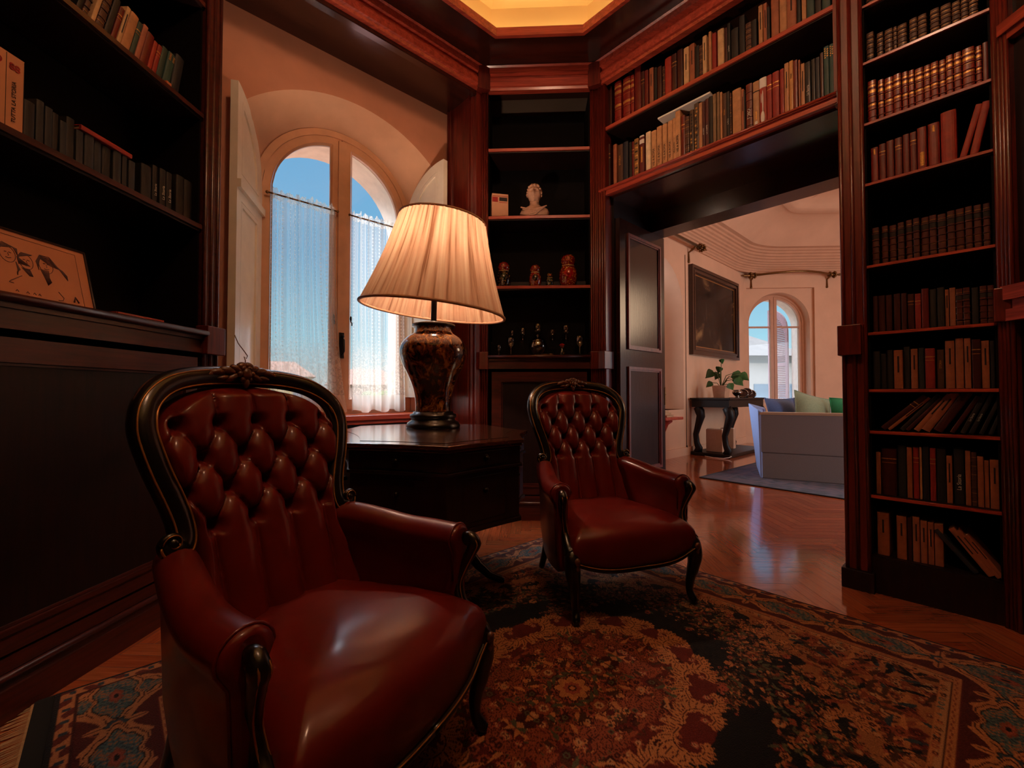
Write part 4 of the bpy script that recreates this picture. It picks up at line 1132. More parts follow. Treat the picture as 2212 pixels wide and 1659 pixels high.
# nesting dolls
def doll(u, n, h, label, body, scarf, face, apron):
    o = onC(thing('nesting_doll', label, 'doll', group='nesting dolls on the corner bookcase'), u, n, 1.876)
    k = h/.21
    bp = smooth_prof([(.044, 0), (.053, .02), (.060, .06), (.056, .10), (.044, .128), (.040, .140)], 24)
    hp = smooth_prof([(.040, .140), (.047, .160), (.045, .184), (.031, .205), (.002, .213)], 20)
    m = MB(); m.lathe([(r*k, z*k) for r, z in bp], 28); m.build('body', body, o)
    m = MB(); m.lathe([(r*k, z*k) for r, z in hp], 28); m.build('headscarf', scarf, o)
    m = MB(); m.ball((0, -.016*k, .170*k), (.034*k, .034*k, .029*k), 16, 10); f = m.build('face', face, o)
    m = MB()
    for s in (-1, 1): m.ball((s*.012*k, -.0485*k, .174*k), (.0035*k, .003*k, .0035*k), 8, 6); m.ball((s*.013*k, -.047*k, .182*k), (.007*k, .003*k, .0016*k), 8, 6)
    m.build('eyes', M_INK, f)
    m = MB(); m.ball((0, -.0490*k, .160*k), (.006*k, .003*k, .002*k), 8, 6); m.build('mouth', M_INKR, f)
    m = MB(); m.ball((0, -.022*k, .075*k), (.041*k, .043*k, .052*k), 18, 12); m.build('apron', apron, o)
    m = MB(); m.tube([(.039*k*math.sin(t), -.043*k*math.cos(t)-.002*k, .136*k-.004*k*math.cos(t)) for t in [-1.4+.2*i for i in range(15)]], .004*k, 6); m.build('collar', simple('doll_cream', '#c9a06c', .3, .2, 120, coat=.6), o)
    return o
def painted(nm, a, b, sc=60):
    t = NT(nm); bs = t.bsdf(Roughness=.2); bs.inputs['Coat Weight'].default_value = .7
    v = t.n('ShaderNodeTexVoronoi'); v.inputs['Scale'].default_value = sc; t.l(t.coords(), v.inputs['Vector'])
    t.l(t.ramp(v.outputs['Distance'], [(.25, srgb(b)), (.4, srgb(a))]), bs.inputs['Base Color']); return t.m
P1, P2, P3 = painted('doll_red_paint', '#7a140f', '#b8862f', 70), painted('doll_dark_paint', '#25120d', '#7d5a26', 60), painted('doll_green_paint', '#1c2a22', '#8a6a34', 80)
FACE = simple('doll_face', '#b5532f', .35, .08, 60, coat=.5); RED_ = painted('doll_apron_red', '#a31912', '#6a0f0b', 40)
doll(.175, .09, .215, 'dark nesting doll at the left end of the shelf, half behind the lampshade', P2, P1, FACE, P3)
doll(.435, .08, .185, 'plain red-faced nesting doll left of the tiny nesting doll', P1, P1, FACE, P2)
doll(.555, .07, .115, 'tiny nesting doll with pale collar between two bigger ones', P3, P2, FACE, P3)
doll(.705, .08, .265, 'tallest nesting doll with bright red apron at right of the shelf', P1, P1, FACE, RED_)
# glassware on the ledge and its step
def goblet(u, n, z, h, label):
    o = onC(MB().lathe([(.026*h/.13, 0), (.024*h/.13, .004), (.005, .008), (.004, h*.45), (.012, h*.52), (.028*h/.13, h*.68), (.030*h/.13, h*.86), (.026*h/.13, h)], 24, cap=(True, False)).build('glass_goblet', M_CRYST), u, n, z)
    return tag(o, label, 'glass', 'glassware on the corner bookcase')
ords = ['leftmost', 'second', 'third', 'fourth', 'fifth']
for k, (u, h) in enumerate(((.24, .10), (.33, .12), (.46, .155), (.585, .105), (.70, .14))): goblet(u, .235, 1.441, h, f'stemmed glass on the back step behind the ledge, {ords[k]} from the left' if k else 'leftmost stemmed glass on the back step behind the ledge')
for k, (u, h) in enumerate(((.135, .09), (.235, .15), (.80, .16))): goblet(u, .09, 1.311, h, ('short glass at the left end of the ledge', 'stemmed glass on the ledge left of the lidded glass bowl', 'tall stemmed glass at the right end of the ledge')[k])
o = onC(thing('glass_jar', 'round lidded glass bowl in the middle of the ledge', 'jar'), .455, .09, 1.311)
m = MB(); m.lathe(smooth_prof([(.04, 0), (.03, .012), (.05, .03), (.075, .07), (.07, .105), (.062, .118)], 24), 32); m.build('bowl', M_CRYST, o)
m = MB(); m.lathe(smooth_prof([(.066, .118), (.05, .14), (.02, .152), (.008, .158), (.014, .17), (.002, .182)], 24), 32); m.build('lid', M_CRYST, o)
o = onC(thing('figurine', 'little red-capped figurine on the ledge right of the glass bowl', 'figurine'), .655, .08, 1.311)
m = MB(); m.lathe([(.022, 0), (.024, .01), (.016, .04), (.012, .06), (.008, .066)], 18); m.build('body', P3, o)
m = MB(); m.ball((0, 0, .078), (.014, .014, .015)); m.build('head', FACE, o)
m = MB(); m.lathe([(.027, .084), (.024, .09), (.014, .10), (.002, .104)], 18); m.build('cap', RED_, o)
o = tag(onC(MB().ball((0, 0, .004), (.045, .02, .006)).ball((.05, 0, .006), (.02, .012, .007)).build('brass_dish', M_BRASS), .51, .012, 1.311), 'small shiny brass dish at the front edge of the ledge', 'dish')

# ================================================================== left wall odds and ends
PIC = thing('framed_drawing', 'framed drawing of three long-haired heads leaning on the left bookcase counter', 'picture')
place(PIC, 'A'); p = world('A', 1.312, .045, 1.312); PIC.location = p
PIC.rotation_euler = Matrix.Rotation(WALL['A'][1], 3, 'Z').to_euler(); 
TILT = Matrix.Rotation(math.radians(-13), 4, 'X')
def pic(mb, nm, mat, par): mb.v = [tuple(TILT @ Vector(q)) for q in mb.v]; return mb.build(nm, mat, par)
M_DRAW = simple('drawing_paper', '#c9835c', .6, .05, 12)
M_PENCIL = simple('pencil_line', '#5e4040', .8, .2, 90); M_PENL = simple('soft_pencil', '#7d5a52', .8, .25, 60)
m = MB(); m.box(-.36, .28, 0, .012, 0, .235); pc = pic(m, 'backing', W_P, PIC)
m = MB()
for a in ((-.36, .275, 0, .006), (-.36, .275, .229, .235)): m.box(a[0], a[1], -.006, .002, a[2], a[3])
for a in ((-.36, -.354), (.269, .275)): m.box(a[0], a[1], -.006, .002, 0, .235)
pic(m, 'frame', W_BLK, PIC)
m = MB(); m.box(-.352, .272, -.002, 0, .006, .229, 0)
def line(pts, w=.0012): m.tube([(x, -.0026, z) for x, z in pts], w, 5, 1)
line([(-.34, .213), (.236, .213), (.236, .01)], .0007)
HX = ((.016, .150, 1.0), (.066, .138, .95), (.127, .142, 1.0))
for hx, hz, s in HX:
    line([(hx+.022*s*math.sin(t), hz+.028*s*math.cos(t)-.004) for t in [i*.35 for i in range(19)]], .0009)
    line([(hx-.008, hz+.002), (hx-.002, hz+.003)]); line([(hx+.004, hz+.003), (hx+.011, hz+.002)]); line([(hx+.001, hz), (hx+.003, hz-.009), (hx, hz-.010)], .0007); line([(hx-.007, hz-.016), (hx, hz-.018), (hx+.008, hz-.015)])
for k in range(9):      # locks of hair
    q = k*.004; (x1, z1, _), (x2, z2, _), (x3, z3, _) = HX
    line([(x1-.024-q*.4, z1-.02), (x1-.030, z1+.012), (x1-.01+q, z1+.034-q*.3), (x1+.02+q*.3, z1+.022), (x1+.028, z1)], .0009)
    line([(x3-.025, z3-.026+q*.4), (x3-.03+q*.3, z3+.004), (x3-.015, z3+.031-q*.4), (x3+.015, z3+.032-q), (x3+.04+q*.4, z3-.001-q*.2), (x3+.066, z3-.041+q*.5)], .0010)
    line([(x2-.022+q, z2-.018), (x2-.024, z2+.007), (x2-.01+q, z2+.026), (x2+.016, z2+.022)], .0011)
    line([(x3-.02+q*.8, z3-.021), (x3-.012+q*.5, z3-.046), (x3-.004+q*.4, z3-.076+q*.4)], .0009)
    line([(x1+.020, z1-.025), (x1+.022+q*.2, z1-.05), (x1+.018, z1-.07+q*.3)], .0012); line([(x2-.016+q*.7, z2-.028), (x2+.004+q*.3, z2-.053)], .0009)
line([(x1+.03, .08), (x1-.005, .055), (x1-.01, .05), (x1+.002, .048)]); line([(x3+.025, .05), (x3+.04, .03), (x3+.035, .02), (x3+.02, .018)]); line([(.200, .022), (.207, .042), (.217, .022)], .003)
for x in (.02, .05, .07, .085): line([(x, .022), (x+.004, .028), (x+.008, .021)], .0012)
pic(m, 'drawing', [M_DRAW, M_PENCIL], PIC)
# big slipcased set at the left edge
def onA(o, u, n, z, rz=0): o.location = world('A', u, n, z); o.rotation_euler = (0, 0, WALL['A'][1]+rz); return o
o = onA(thing('boxed_book_set', 'cream boxed set with red and dark lettering at left edge of photo', 'box'), 1.18, .03, 1.836)
m = MB(); m.box(-.13, .145, 0, .2, 0, .245); bxs = m.build('box', simple('cream_card_box', '#c98a62', .7, .05, 14), o)
for k, x in enumerate((-.095, -.04, .015, .07, .118)):
    m = MB(); m.box(x+.026, x+.0268, -.0012, .001, .003, .242); m.build('spine_groove', M_INK, bxs)
    text_mesh('TUTTA LA STORIA', .016, M_INK, o, (x, -.0015, .095), ((0, 0, 1), (-1, 0, 0)))
    text_mesh('88' if k % 2 == 0 else '89', .030, M_INKR, o, (x, -.0015, .205), ((1, 0, 0), (0, 0, 1)), bold=True)
# small orange box on the upper shelf end
tag(onA(MB().box(-.012, .012, 0, .02, 0, .024).build('matchbox', simple('orange_card', '#c06a40', .6, .1, 30)), 1.875, .02, 2.391), 'tiny orange box lying at the end of the upper left shelf', 'box')
o = onA(thing('letter_tray', 'low wooden tray lying on the left bookcase counter', 'tray'), 1.78, .05, 1.311)
m = MB(); m.box(-.10, .12, 0, .16, 0, .008); m.build('base', W_H, o)
m = MB(); m.box(-.10, .12, -.004, .002, 0, .022); m.box(-.10, .12, .158, .164, 0, .022); m.box(-.104, -.098, 0, .16, 0, .022); m.box(.118, .124, 0, .16, 0, .022); m.build('rim', W_H, o)
# cable hanging from the corner post
pts = [(.03, -.03, 1.315), (.045, -.045, 1.27), (.075, -.05, 1.225), (.088, -.048, 1.205), (.083, -.046, 1.19), (.072, -.048, 1.20), (.078, -.05, 1.18), (.076, -.05, 1.12), (.082, -.055, 1.08), (.075, -.06, .9), (.06, -.05, .5), (.05, -.03, .02)]
m = MB(); m.tube([tuple(world('B', *p)) for p in pts], .0028, 6); o = m.build('lamp_cord', simple('brown_flex', '#8a6a50', .6, .1, 40)); tag(o, 'thin knotted cable hanging down beside the left window post', 'cable')

# ================================================================== books
BOOKS={
'D_up':[(-0.004,0.066,0.329,'k'),(0.067,0.042,0.346,'m'),(0.139,0.062,0.34,'l'),(0.214,0.066,0.335,'l'),(0.285,0.027,0.326,'l'),(0.315,0.054,0.388,'d'),(0.372,0.028,0.304,'m'),(0.402,0.029,0.297,'d'),(0.44,0.033,0.293,'o'),(0.476,0.024,0.278,'k'),(0.504,0.035,0.264,'m'),(0.541,0.018,0.256,'b'),(0.562,0.049,0.296,'R'),(0.615,0.037,0.294,'m'),(0.654,0.041,0.303,'m'),(0.7,0.038,0.293,'c'),(0.742,0.036,0.294,'o'),(0.781,0.03,0.256,'k'),(0.812,0.021,0.244,'b'),(0.836,0.027,0.291,'c'),(0.877,0.018,0.298,'t'),(0.897,0.027,0.275,'r'),(0.932,0.041,0.275,'c'),(0.976,0.017,0.266,'m'),(0.995,0.019,0.28,'K'),(1.016,0.046,0.224,'k'),(1.066,0.035,0.279,'k'),(1.104,0.034,0.21,'b'),(1.139,0.031,0.203,'k'),(1.178,0.024,0.276,'t'),(1.205,0.021,0.273,'o'),(1.227,0.017,0.23,'k'),(1.248,0.043,0.279,'o'),(1.294,0.038,0.264,'t'),(1.334,0.049,0.239,'o'),(1.385,0.019,0.207,'k'),(1.407,0.023,0.204,'t'),(1.434,0.036,0.188,'g'),(1.472,0.031,0.17,'k'),(1.505,0.04,0.15,'g')],
'D_lo':[(0.061,0.035,0.371,'m'),(0.121,0.031,0.351,'o'),(0.161,0.047,0.33,'B'),(0.216,0.043,0.325,'n'),(0.261,0.023,0.31,'k'),(0.288,0.018,0.306,'d'),(0.31,0.038,0.311,'y'),(0.356,0.039,0.316,'P'),(0.404,0.04,0.324,'w'),(0.454,0.039,0.309,'A'),(0.497,0.04,0.319,'A'),(0.54,0.036,0.32,'A'),(0.578,0.036,0.327,'A'),(0.615,0.024,0.332,'A'),(0.641,0.037,0.363,'A'),(0.68,0.026,0.317,'d'),(0.708,0.03,0.295,'b'),(0.742,0.028,0.325,'Y'),(0.772,0.032,0.356,'Y'),(0.806,0.022,0.345,'t'),(0.83,0.017,0.342,'M'),(0.85,0.023,0.349,'M'),(0.875,0.024,0.351,'k'),(0.901,0.021,0.354,'u'),(0.923,0.009,0.362,'u'),(0.933,0.011,0.356,'u'),(0.946,0.013,0.348,'t'),(0.961,0.023,0.332,'B'),(0.987,0.019,0.327,'K'),(1.008,0.009,0.311,'b'),(1.02,0.054,0.319,'t'),(1.075,0.015,0.301,'o'),(1.091,0.008,0.28,'k'),(1.102,0.038,0.312,'L'),(1.144,0.037,0.304,'q'),(1.182,0.039,0.306,'Q'),(1.223,0.027,0.303,'r'),(1.252,0.037,0.305,'r'),(1.291,0.022,0.308,'r'),(1.315,0.023,0.328,'t'),(1.339,0.021,0.33,'T'),(1.361,0.022,0.317,'d'),(1.385,0.01,0.312,'o'),(1.397,0.019,0.282,'t'),(1.418,0.028,0.275,'K'),(1.448,0.019,0.279,'k'),(1.468,0.02,0.278,'n'),(1.49,0.016,0.291,'m'),(1.508,0.025,0.313,'G'),(1.534,0.02,0.313,'G')],
'E_0':[(1.699,0.04,0.121,'b'),(1.745,0.038,0.108,'b'),(1.786,0.035,0.098,'b'),(1.824,0.039,0.087,'b'),(1.867,0.038,0.08,'b'),(1.91,0.041,0.071,'b'),(1.955,0.04,0.055,'b'),(1.999,0.042,0.038,'b'),(2.045,0.041,0.026,'b')],
'E_1':[(1.697,0.03,0.163,'b'),(1.738,0.026,0.142,'b'),(1.769,0.032,0.139,'b'),(1.803,0.014,0.135,'b'),(1.819,0.035,0.131,'b'),(1.863,0.029,0.137,'b'),(1.894,0.032,0.134,'b'),(1.938,0.032,0.131,'b'),(1.973,0.036,0.129,'b'),(2.011,0.028,0.123,'b'),(2.041,0.024,0.115,'b'),(2.067,0.028,0.107,'b')],
'E_2':[(1.698,0.034,0.229,'l'),(1.739,0.023,0.216,'l'),(1.765,0.033,0.211,'l'),(1.8,0.029,0.208,'l'),(1.831,0.023,0.208,'l'),(1.856,0.021,0.203,'l'),(1.88,0.03,0.195,'l'),(1.912,0.023,0.192,'l'),(1.936,0.026,0.192,'l'),(1.964,0.022,0.191,'l'),(1.988,0.024,0.197,'l'),(2.014,0.025,0.194,'l'),(2.041,0.04,0.197,'l'),(2.084,0.019,0.189,'l'),(2.105,0.018,0.192,'d')],
'E_3':[(1.706,0.03,0.188,'D'),(1.738,0.028,0.194,'d'),(1.767,0.03,0.199,'d'),(1.799,0.029,0.2,'d'),(1.83,0.025,0.205,'d'),(1.856,0.025,0.205,'d'),(1.883,0.034,0.211,'D'),(1.92,0.042,0.216,'D'),(1.965,0.054,0.248,'R'),(2.023,0.024,0.235,'R',14),(2.056,0.028,0.235,'R',11)],
'E_4':[(1.706,0.028,0.194,'h'),(1.744,0.024,0.193,'h'),(1.773,0.026,0.19,'h'),(1.805,0.025,0.193,'h'),(1.835,0.023,0.199,'h'),(1.862,0.023,0.198,'h'),(1.89,0.028,0.195,'h'),(1.919,0.025,0.198,'h'),(1.948,0.028,0.193,'h'),(1.98,0.026,0.197,'h'),(2.008,0.028,0.199,'h'),(2.039,0.023,0.199,'h'),(2.066,0.024,0.198,'h'),(2.095,0.021,0.196,'h')],
'E_5':[(1.703,0.02,0.187,'m'),(1.724,0.027,0.186,'m'),(1.753,0.025,0.184,'m'),(1.784,0.026,0.185,'m'),(1.812,0.021,0.184,'m'),(1.835,0.025,0.176,'m'),(1.862,0.022,0.173,'r'),(1.886,0.026,0.193,'d'),(1.914,0.024,0.186,'k'),(1.94,0.026,0.188,'k'),(1.967,0.013,0.176,'o'),(1.982,0.02,0.18,'o'),(2.003,0.022,0.171,'h'),(2.026,0.022,0.173,'h'),(2.053,0.022,0.168,'k'),(2.078,0.023,0.172,'h'),(2.102,0.02,0.171,'h')],
'E_6':[(1.699,0.029,0.192,'k'),(1.73,0.021,0.178,'k'),(1.753,0.025,0.195,'k'),(1.78,0.035,0.192,'o'),(1.817,0.024,0.207,'k'),(1.843,0.026,0.194,'o'),(1.871,0.021,0.197,'s'),(1.894,0.035,0.192,'r'),(1.935,0.024,0.184,'B'),(1.963,0.032,0.223,'o'),(1.997,0.027,0.231,'o'),(2.026,0.021,0.229,'o'),(2.049,0.029,0.221,'m'),(2.079,0.025,0.213,'o'),(2.106,0.014,0.211,'k')],
'E_7':[(1.718,0.026,0.23,'m',44),(1.748,0.015,0.22,'o',43),(1.793,0.02,0.22,'k',38),(1.815,0.017,0.2,'m',38),(1.845,0.024,0.21,'o',34),(1.872,0.034,0.21,'o',30),(1.913,0.036,0.21,'m',29),(1.971,0.018,0.19,'m',27),(2.005,0.019,0.2,'K',22),(2.032,0.018,0.2,'K',21),(2.064,0.016,0.18,'k',20),(2.093,0.015,0.16,'k',18)],
'E_8':[(1.703,0.019,0.211,'o'),(1.725,0.059,0.232,'m'),(1.787,0.032,0.253,'s'),(1.821,0.02,0.247,'t'),(1.843,0.022,0.249,'r'),(1.867,0.009,0.251,'c'),(1.878,0.023,0.256,'k'),(1.903,0.021,0.25,'r'),(1.926,0.032,0.249,'k'),(1.959,0.02,0.22,'t'),(1.983,0.035,0.254,'K'),(2.02,0.018,0.249,'t'),(2.039,0.018,0.244,'b'),(2.058,0.02,0.227,'t'),(2.079,0.015,0.21,'t'),(2.096,0.029,0.216,'t')],
'E_9':[(1.703,0.048,0.212,'t'),(1.778,0.038,0.209,'t'),(1.818,0.017,0.207,'m'),(1.837,0.026,0.216,'t'),(1.865,0.024,0.202,'t'),(1.89,0.022,0.199,'t'),(1.913,0.031,0.197,'t'),(2.04,0.019,0.21,'s',-38),(2.084,0.024,0.22,'t',-34),(2.11,0.014,0.22,'t',-34),(2.125,0.014,0.2,'t',-34)],
'A_2':[(1.495,0.018,0.22,'k',14),(1.517,0.019,0.22,'b',14),(1.549,0.016,0.23,'c',14),(1.567,0.029,0.24,'b',14),(1.6,0.026,0.22,'k',14),(1.628,0.021,0.2,'d',14),(1.652,0.016,0.23,'c',14),(1.67,0.037,0.22,'t',14),(1.709,0.021,0.21,'g',14),(1.732,0.022,0.22,'p',14),(1.756,0.036,0.2,'d',13),(1.795,0.019,0.19,'R',13),(1.817,0.021,0.19,'r',13),(1.84,0.028,0.2,'g',12),(1.873,0.038,0.2,'G',12),(1.918,0.047,0.22,'n',10)],
'A_1':[(1.338,0.033,0.135,'k'),(1.374,0.024,0.16,'s'),(1.4,0.024,0.153,'s'),(1.427,0.019,0.149,'k'),(1.448,0.023,0.134,'s'),(1.472,0.028,0.164,'k'),(1.503,0.026,0.135,'s'),(1.532,0.036,0.142,'s'),(1.572,0.028,0.135,'s'),(1.604,0.035,0.134,'k'),(1.643,0.034,0.137,'s'),(1.681,0.022,0.141,'k'),(1.707,0.029,0.132,'s'),(1.774,0.05,0.156,'k'),(1.829,0.026,0.177,'K'),(1.859,0.031,0.178,'K'),(1.893,0.03,0.179,'K'),(1.949,0.047,0.195,'k'),(2.0,0.054,0.2,'k')]}

KIND = {  # cover colour, gloss, description, style
 'k': ('#16100e', 'black cloth book'), 'K': ('#14100e', 'black book with pale lettering'), 'm': ('#3d1411', 'dark maroon book'), 'd': ('#661a16', 'dark red book'),
 'l': ('#84201a', 'red leather book with gilt spine'), 'r': ('#8a231b', 'red cloth book'), 'R': ('#9a2a1c', 'bright red book'), 'o': ('#98583a', 'orange-brown book'),
 'b': ('#4a2a1c', 'brown leather book'), 'B': ('#4c2d1b', 'brown book with gilt lettering'), 'c': ('#c9a274', 'cream book'), 't': ('#b07c52', 'tan book'), 'w': ('#dcc09a', 'off-white book'),
 'n': ('#171a24', 'navy book'), 'g': ('#2c4038', 'green book'), 'G': ('#24443f', 'green book with patterned top'), 'y': ('#8a5f30', 'ochre patterned book'), 'Y': ('#4c3420', 'brown book with ornamental spine'),
 'P': ('#571713', 'dark red book with white label'), 'A': ('#bf8a5c', 'tan book with black capital lettering'), 'M': ('#4a1812', 'maroon book with pale lettering'), 'u': ('#7d6244', 'olive-tan book'),
 'L': ('#5a1512', 'dark red book with pale lettering'), 'q': ('#a77a54', 'tan book with picture spine'), 'Q': ('#94301f', 'red book with white figure on spine'), 'T': ('#bb8448', 'yellow-tan book with lettered top'),
 'D': ('#80201a', 'red book with gilt label'), 'h': ('#50201a', 'brown-red leather book with dark title band'), 's': ('#1d1e20', 'grey book'), 'p': ('#a4644e', 'pinkish book')}
BM = {}
def bmat(k):
    if k not in BM: BM[k] = simple('cover_'+{'K': 'black_lettered'}.get(k, KIND[k][1].replace(' ', '_')), KIND[k][0], .40 if k in 'lLDhmd' else .58, .18, 40, coat=.25 if k in 'lLDhR' else .05)
    return BM[k]
ORD = ['first', 'second', 'third', 'fourth', 'fifth', 'sixth', 'seventh', 'eighth', 'ninth', 'tenth', 'eleventh', 'twelfth', 'thirteenth', 'fourteenth', 'fifteenth', 'sixteenth', 'seventeenth', 'eighteenth', 'nineteenth', 'twentieth']
def ordw(i):
    if i < 20: return ORD[i]
    t = (i+1)//10; r = (i+1) % 10; T = {2: 'twent', 3: 'thirt', 4: 'fort', 5: 'fift'}[t]
    return T+'ieth' if r == 0 else T+'y-'+ORD[r-1]
def make_book(w, h, d, k, rnd):
    """spine faces -y at y=0, standing on z=0, left side x=0"""
    bul = min(.012, .16*w); th = min(.003, w*.16); m = MB()
    sp = [(w/2-w/2*math.cos(PI*i/8), -bul*math.sin(PI*i/8)) for i in range(9)]
    outer = sp+[(w, d), (w-th, d), (w-th, .006), (th, .006), (th, d), (0, d)]
    m.prism(outer, 0, h, 0)
    def band(z0, z1, mi, e=.0008, s=0, f=1):
        q = [(w/2-(w/2+e-s)*math.cos(PI*i/8), -(bul+e)*math.sin(PI*i/8)-e*.5) for i in range(9)]; q += [(w-s, .003), (s, .003)]
        m.prism(q, z0, z1, mi)
    mats = [bmat(k), M_GOLD, M_INK, M_INKW, M_INKR]
    v = rnd.random()*.02
    if k in 'lbLh':
        for i in range(1, 6): band(h*i/6-.0025, h*i/6+.0025, 0, .0022)
    if k == 'l':
        for z0, z1 in ((.70, .79), (.82, .90), (.40, .47)): band(h*z0+.003, h*z1-.003, 1)
        for z in (.93, .05, .62, .35): band(h*z, h*z+.0015, 1)
    if k == 'h': band(h*.70, h*.86, 2); band(h*.885, h*.892, 1); band(h*.665, h*.672, 1); band(h*.3, h*.306, 1); band(h*.1, h*.106, 1)
    if k == 'b':
        for z in (.08, .24, .5, .58, .74, .90): band(h*z, h*z+.0014, 1)
    if k == 'D':
        if rnd.random() < .6: band(h*.10, h*.42, 1, s=w*.2)
        else: band(h*.8, h*.95, 1, s=w*.3)
    if k == 'P': band(h*.80, h*.90, 3); band(h*.96, h*.995, 3); band(h*.35, h*.72, 1, s=w*.25)
    if k == 'y':
        for i in range(9): band(h*(.06+.1*i), h*(.10+.1*i), 1 if i % 2 else 2, s=w*.1)
    if k == 'Y':
        for i in range(14): 
            zz = h*(.04+.066*i); m.ball((w*(.3+.4*rnd.random()), -bul-.0005, zz), (w*.22, .0012, h*.022), 8, 5, 1 if rnd.random() < .6 else 2)
    if k == 'Q': band(h*.80, h*1.0, 3); m.ball((w*.45, -bul-.0006, h*.20), (w*.30, .0015, h*.13), 10, 8, 3); m.ball((w*.48, -bul-.0006, h*.50), (w*.10, .0015, h*.25), 10, 8, 3); m.ball((w*.25, -bul*.8-.0006, h*.6), (w*.07, .001, h*.10), 8, 6, 3)
    if k == 'q': band(h*.78, h*.80, 2); band(h*.10, h*.18, 3, s=w*.2); band(h*.4, h*.74, 0, s=w*.1); band(h*.22, h*.38, 1, s=w*.3)
    if k == 'G':
        for i in range(9): m.ball((w*(.25+.5*(i % 2)), -bul*.8-.0006, h*(.80+.02*i)), (w*.2, .001, h*.014), 8, 5, 1)
    if k in 'drmg' and rnd.random() < .45: band(h*.78, h*.80, 1); band(h*.70, h*.71, 1)
    if k in 'otcu' and rnd.random() < .5: band(h*(.40+.15*rnd.random()), h*.84, 2, s=w*.37)
    o = m.build('book', mats, bevel=0)
    pg = MB(); pg.box(th*.9, w-th*.9, .006, d-.004, .003, h-.003); pg.build('pages', M_PAGE, o)
    return o
def title(o, txt, size, mat, x, z, w):
    bul = min(.012, .16*w); text_mesh(txt, size, mat, o, (x, -bul-.0016, z), ((0, 0, 1), (-1, 0, 0)), 'spine_title')
SHELF = {'D_up': ('D', 3.115, 'upper shelf above the doorway', 'books on the upper shelf above the doorway', .05), 'D_lo': ('D', 2.622, 'lower shelf above the doorway', 'books on the lower shelf above the doorway', .05),
 'A_2': ('A', 2.391, 'upper shelf, left bookcase', 'books on the upper shelf of the left bookcase', .06), 'A_1': ('A', 1.836, 'lower shelf, left bookcase', 'books on the lower shelf of the left bookcase', .04)}
for i in range(10):
    nm = ('topmost visible' if i == 0 else 'bottom' if i == 9 else ORD[i])
    SHELF[f'E_{i}'] = ('D', EZ[i]+.001, f'{nm} shelf, right bookcase', f'books on the {nm} shelf of the right bookcase', .04)
rnd = random.Random(21)
TITLES = {'L': 'TOSCA', 'M': 'LA CORTE', 'K': 'La Storia'}
for sh, items in BOOKS.items():
    if sh in ('E_8', 'E_9'): items = [tuple(it[:3])+({'t': 'o', 'c': 't'}.get(it[3], it[3]),)+tuple(it[4:]) for it in items]  # lowest rows get darker covers, the shade down there put into the colour
    w_, zb, where, grp, n0 = SHELF[sh]
    for i, it in enumerate(items):
        u, bw, h, k = it[:4]; ang = it[4] if len(it) > 4 else 0
        if sh == 'D_up' and u < .05: bw -= (.05-u); u = .05
        if sh == 'E_0': h = .21
        if h < .2 and sh == 'D_up': h = .27+.03*rnd.random()
        if sh[0] == 'D': h = min(h, .44); d = .15+.06*rnd.random()
        else: d = .14+.05*rnd.random()
        bw = max(bw-.001, .008)
        o = make_book(bw, h, d, k, rnd)
        if ang:
            a = math.radians(ang); piv = Vector((bw if ang > 0 else 0, 0, 0))
            M = Matrix.Translation(Vector((u, n0, zb))+piv) @ Matrix.Rotation(a, 4, 'Y') @ Matrix.Translation(-piv)
        else: M = Matrix.Translation((u, n0+.012*rnd.random(), zb))
        Wm = Matrix.Translation(WALL[w_][0]) @ Matrix.Rotation(WALL[w_][1], 4, 'Z')
        o.matrix_world = Wm @ M
        desc = KIND[k][1] + (', leaning' if ang else '')
        tag(o, f'{desc}, {ordw(i)} from left, {where}', 'book', grp)
        if k == 'A': title(o, 'VIE A ROMA', min(.030, bw*.62), M_INK, bw*.5, h*.36, bw)
        if k in TITLES and bw > .012: title(o, TITLES[k], min(.026, bw*.6), M_INKW, bw*.5, h*.4, bw)
        if k == 'B': title(o, 'STORIA', min(.028, bw*.5), M_GOLD, bw*.5, h*.62, bw)
        if k == 'T': title(o, 'ITALIA', min(.022, bw*.5), M_INK, bw*.5, h*.72, bw)
# white booklet lying across the row above the doorway
o = MB().box(0, .375, 0, .11, 0, .011).build('booklet', M_WHITE); Wm = Matrix.Translation(WALL['D'][0]) @ Matrix.Rotation(WALL['D'][1], 4, 'Z')
o.matrix_world = Wm @ Matrix.Translation((.515, .035, 2.988)); tag(o, 'thin white booklet lying flat on the books above the doorway', 'booklet')
o = make_book(.018, .205, .14, 'R', rnd); Wm = Matrix.Translation(WALL['A'][0]) @ Matrix.Rotation(WALL['A'][1], 4, 'Z')
o.matrix_world = Wm @ Matrix.Translation((1.509, .035, 1.993)) @ Matrix.Rotation(PI/2, 4, 'Y') @ Matrix.Rotation(math.radians(0), 4, 'Z'); tag(o, 'red book lying flat on top of the grey volumes, left bookcase', 'book')
# ================================================================== sitting room beyond the doorway (wall D frame: u along the wall, n away from the library)
def dbox(name, x0, x1, y0, y1, z0, z1, mat): return place(MB().box(x0, x1, y0, y1, z0, z1).build(name, mat), 'D')
UL = -1.25; NC = 6.68                              # left wall plane, corner with the far wall
WU0, WU1 = 2.45, 4.02                              # window opening in the left wall
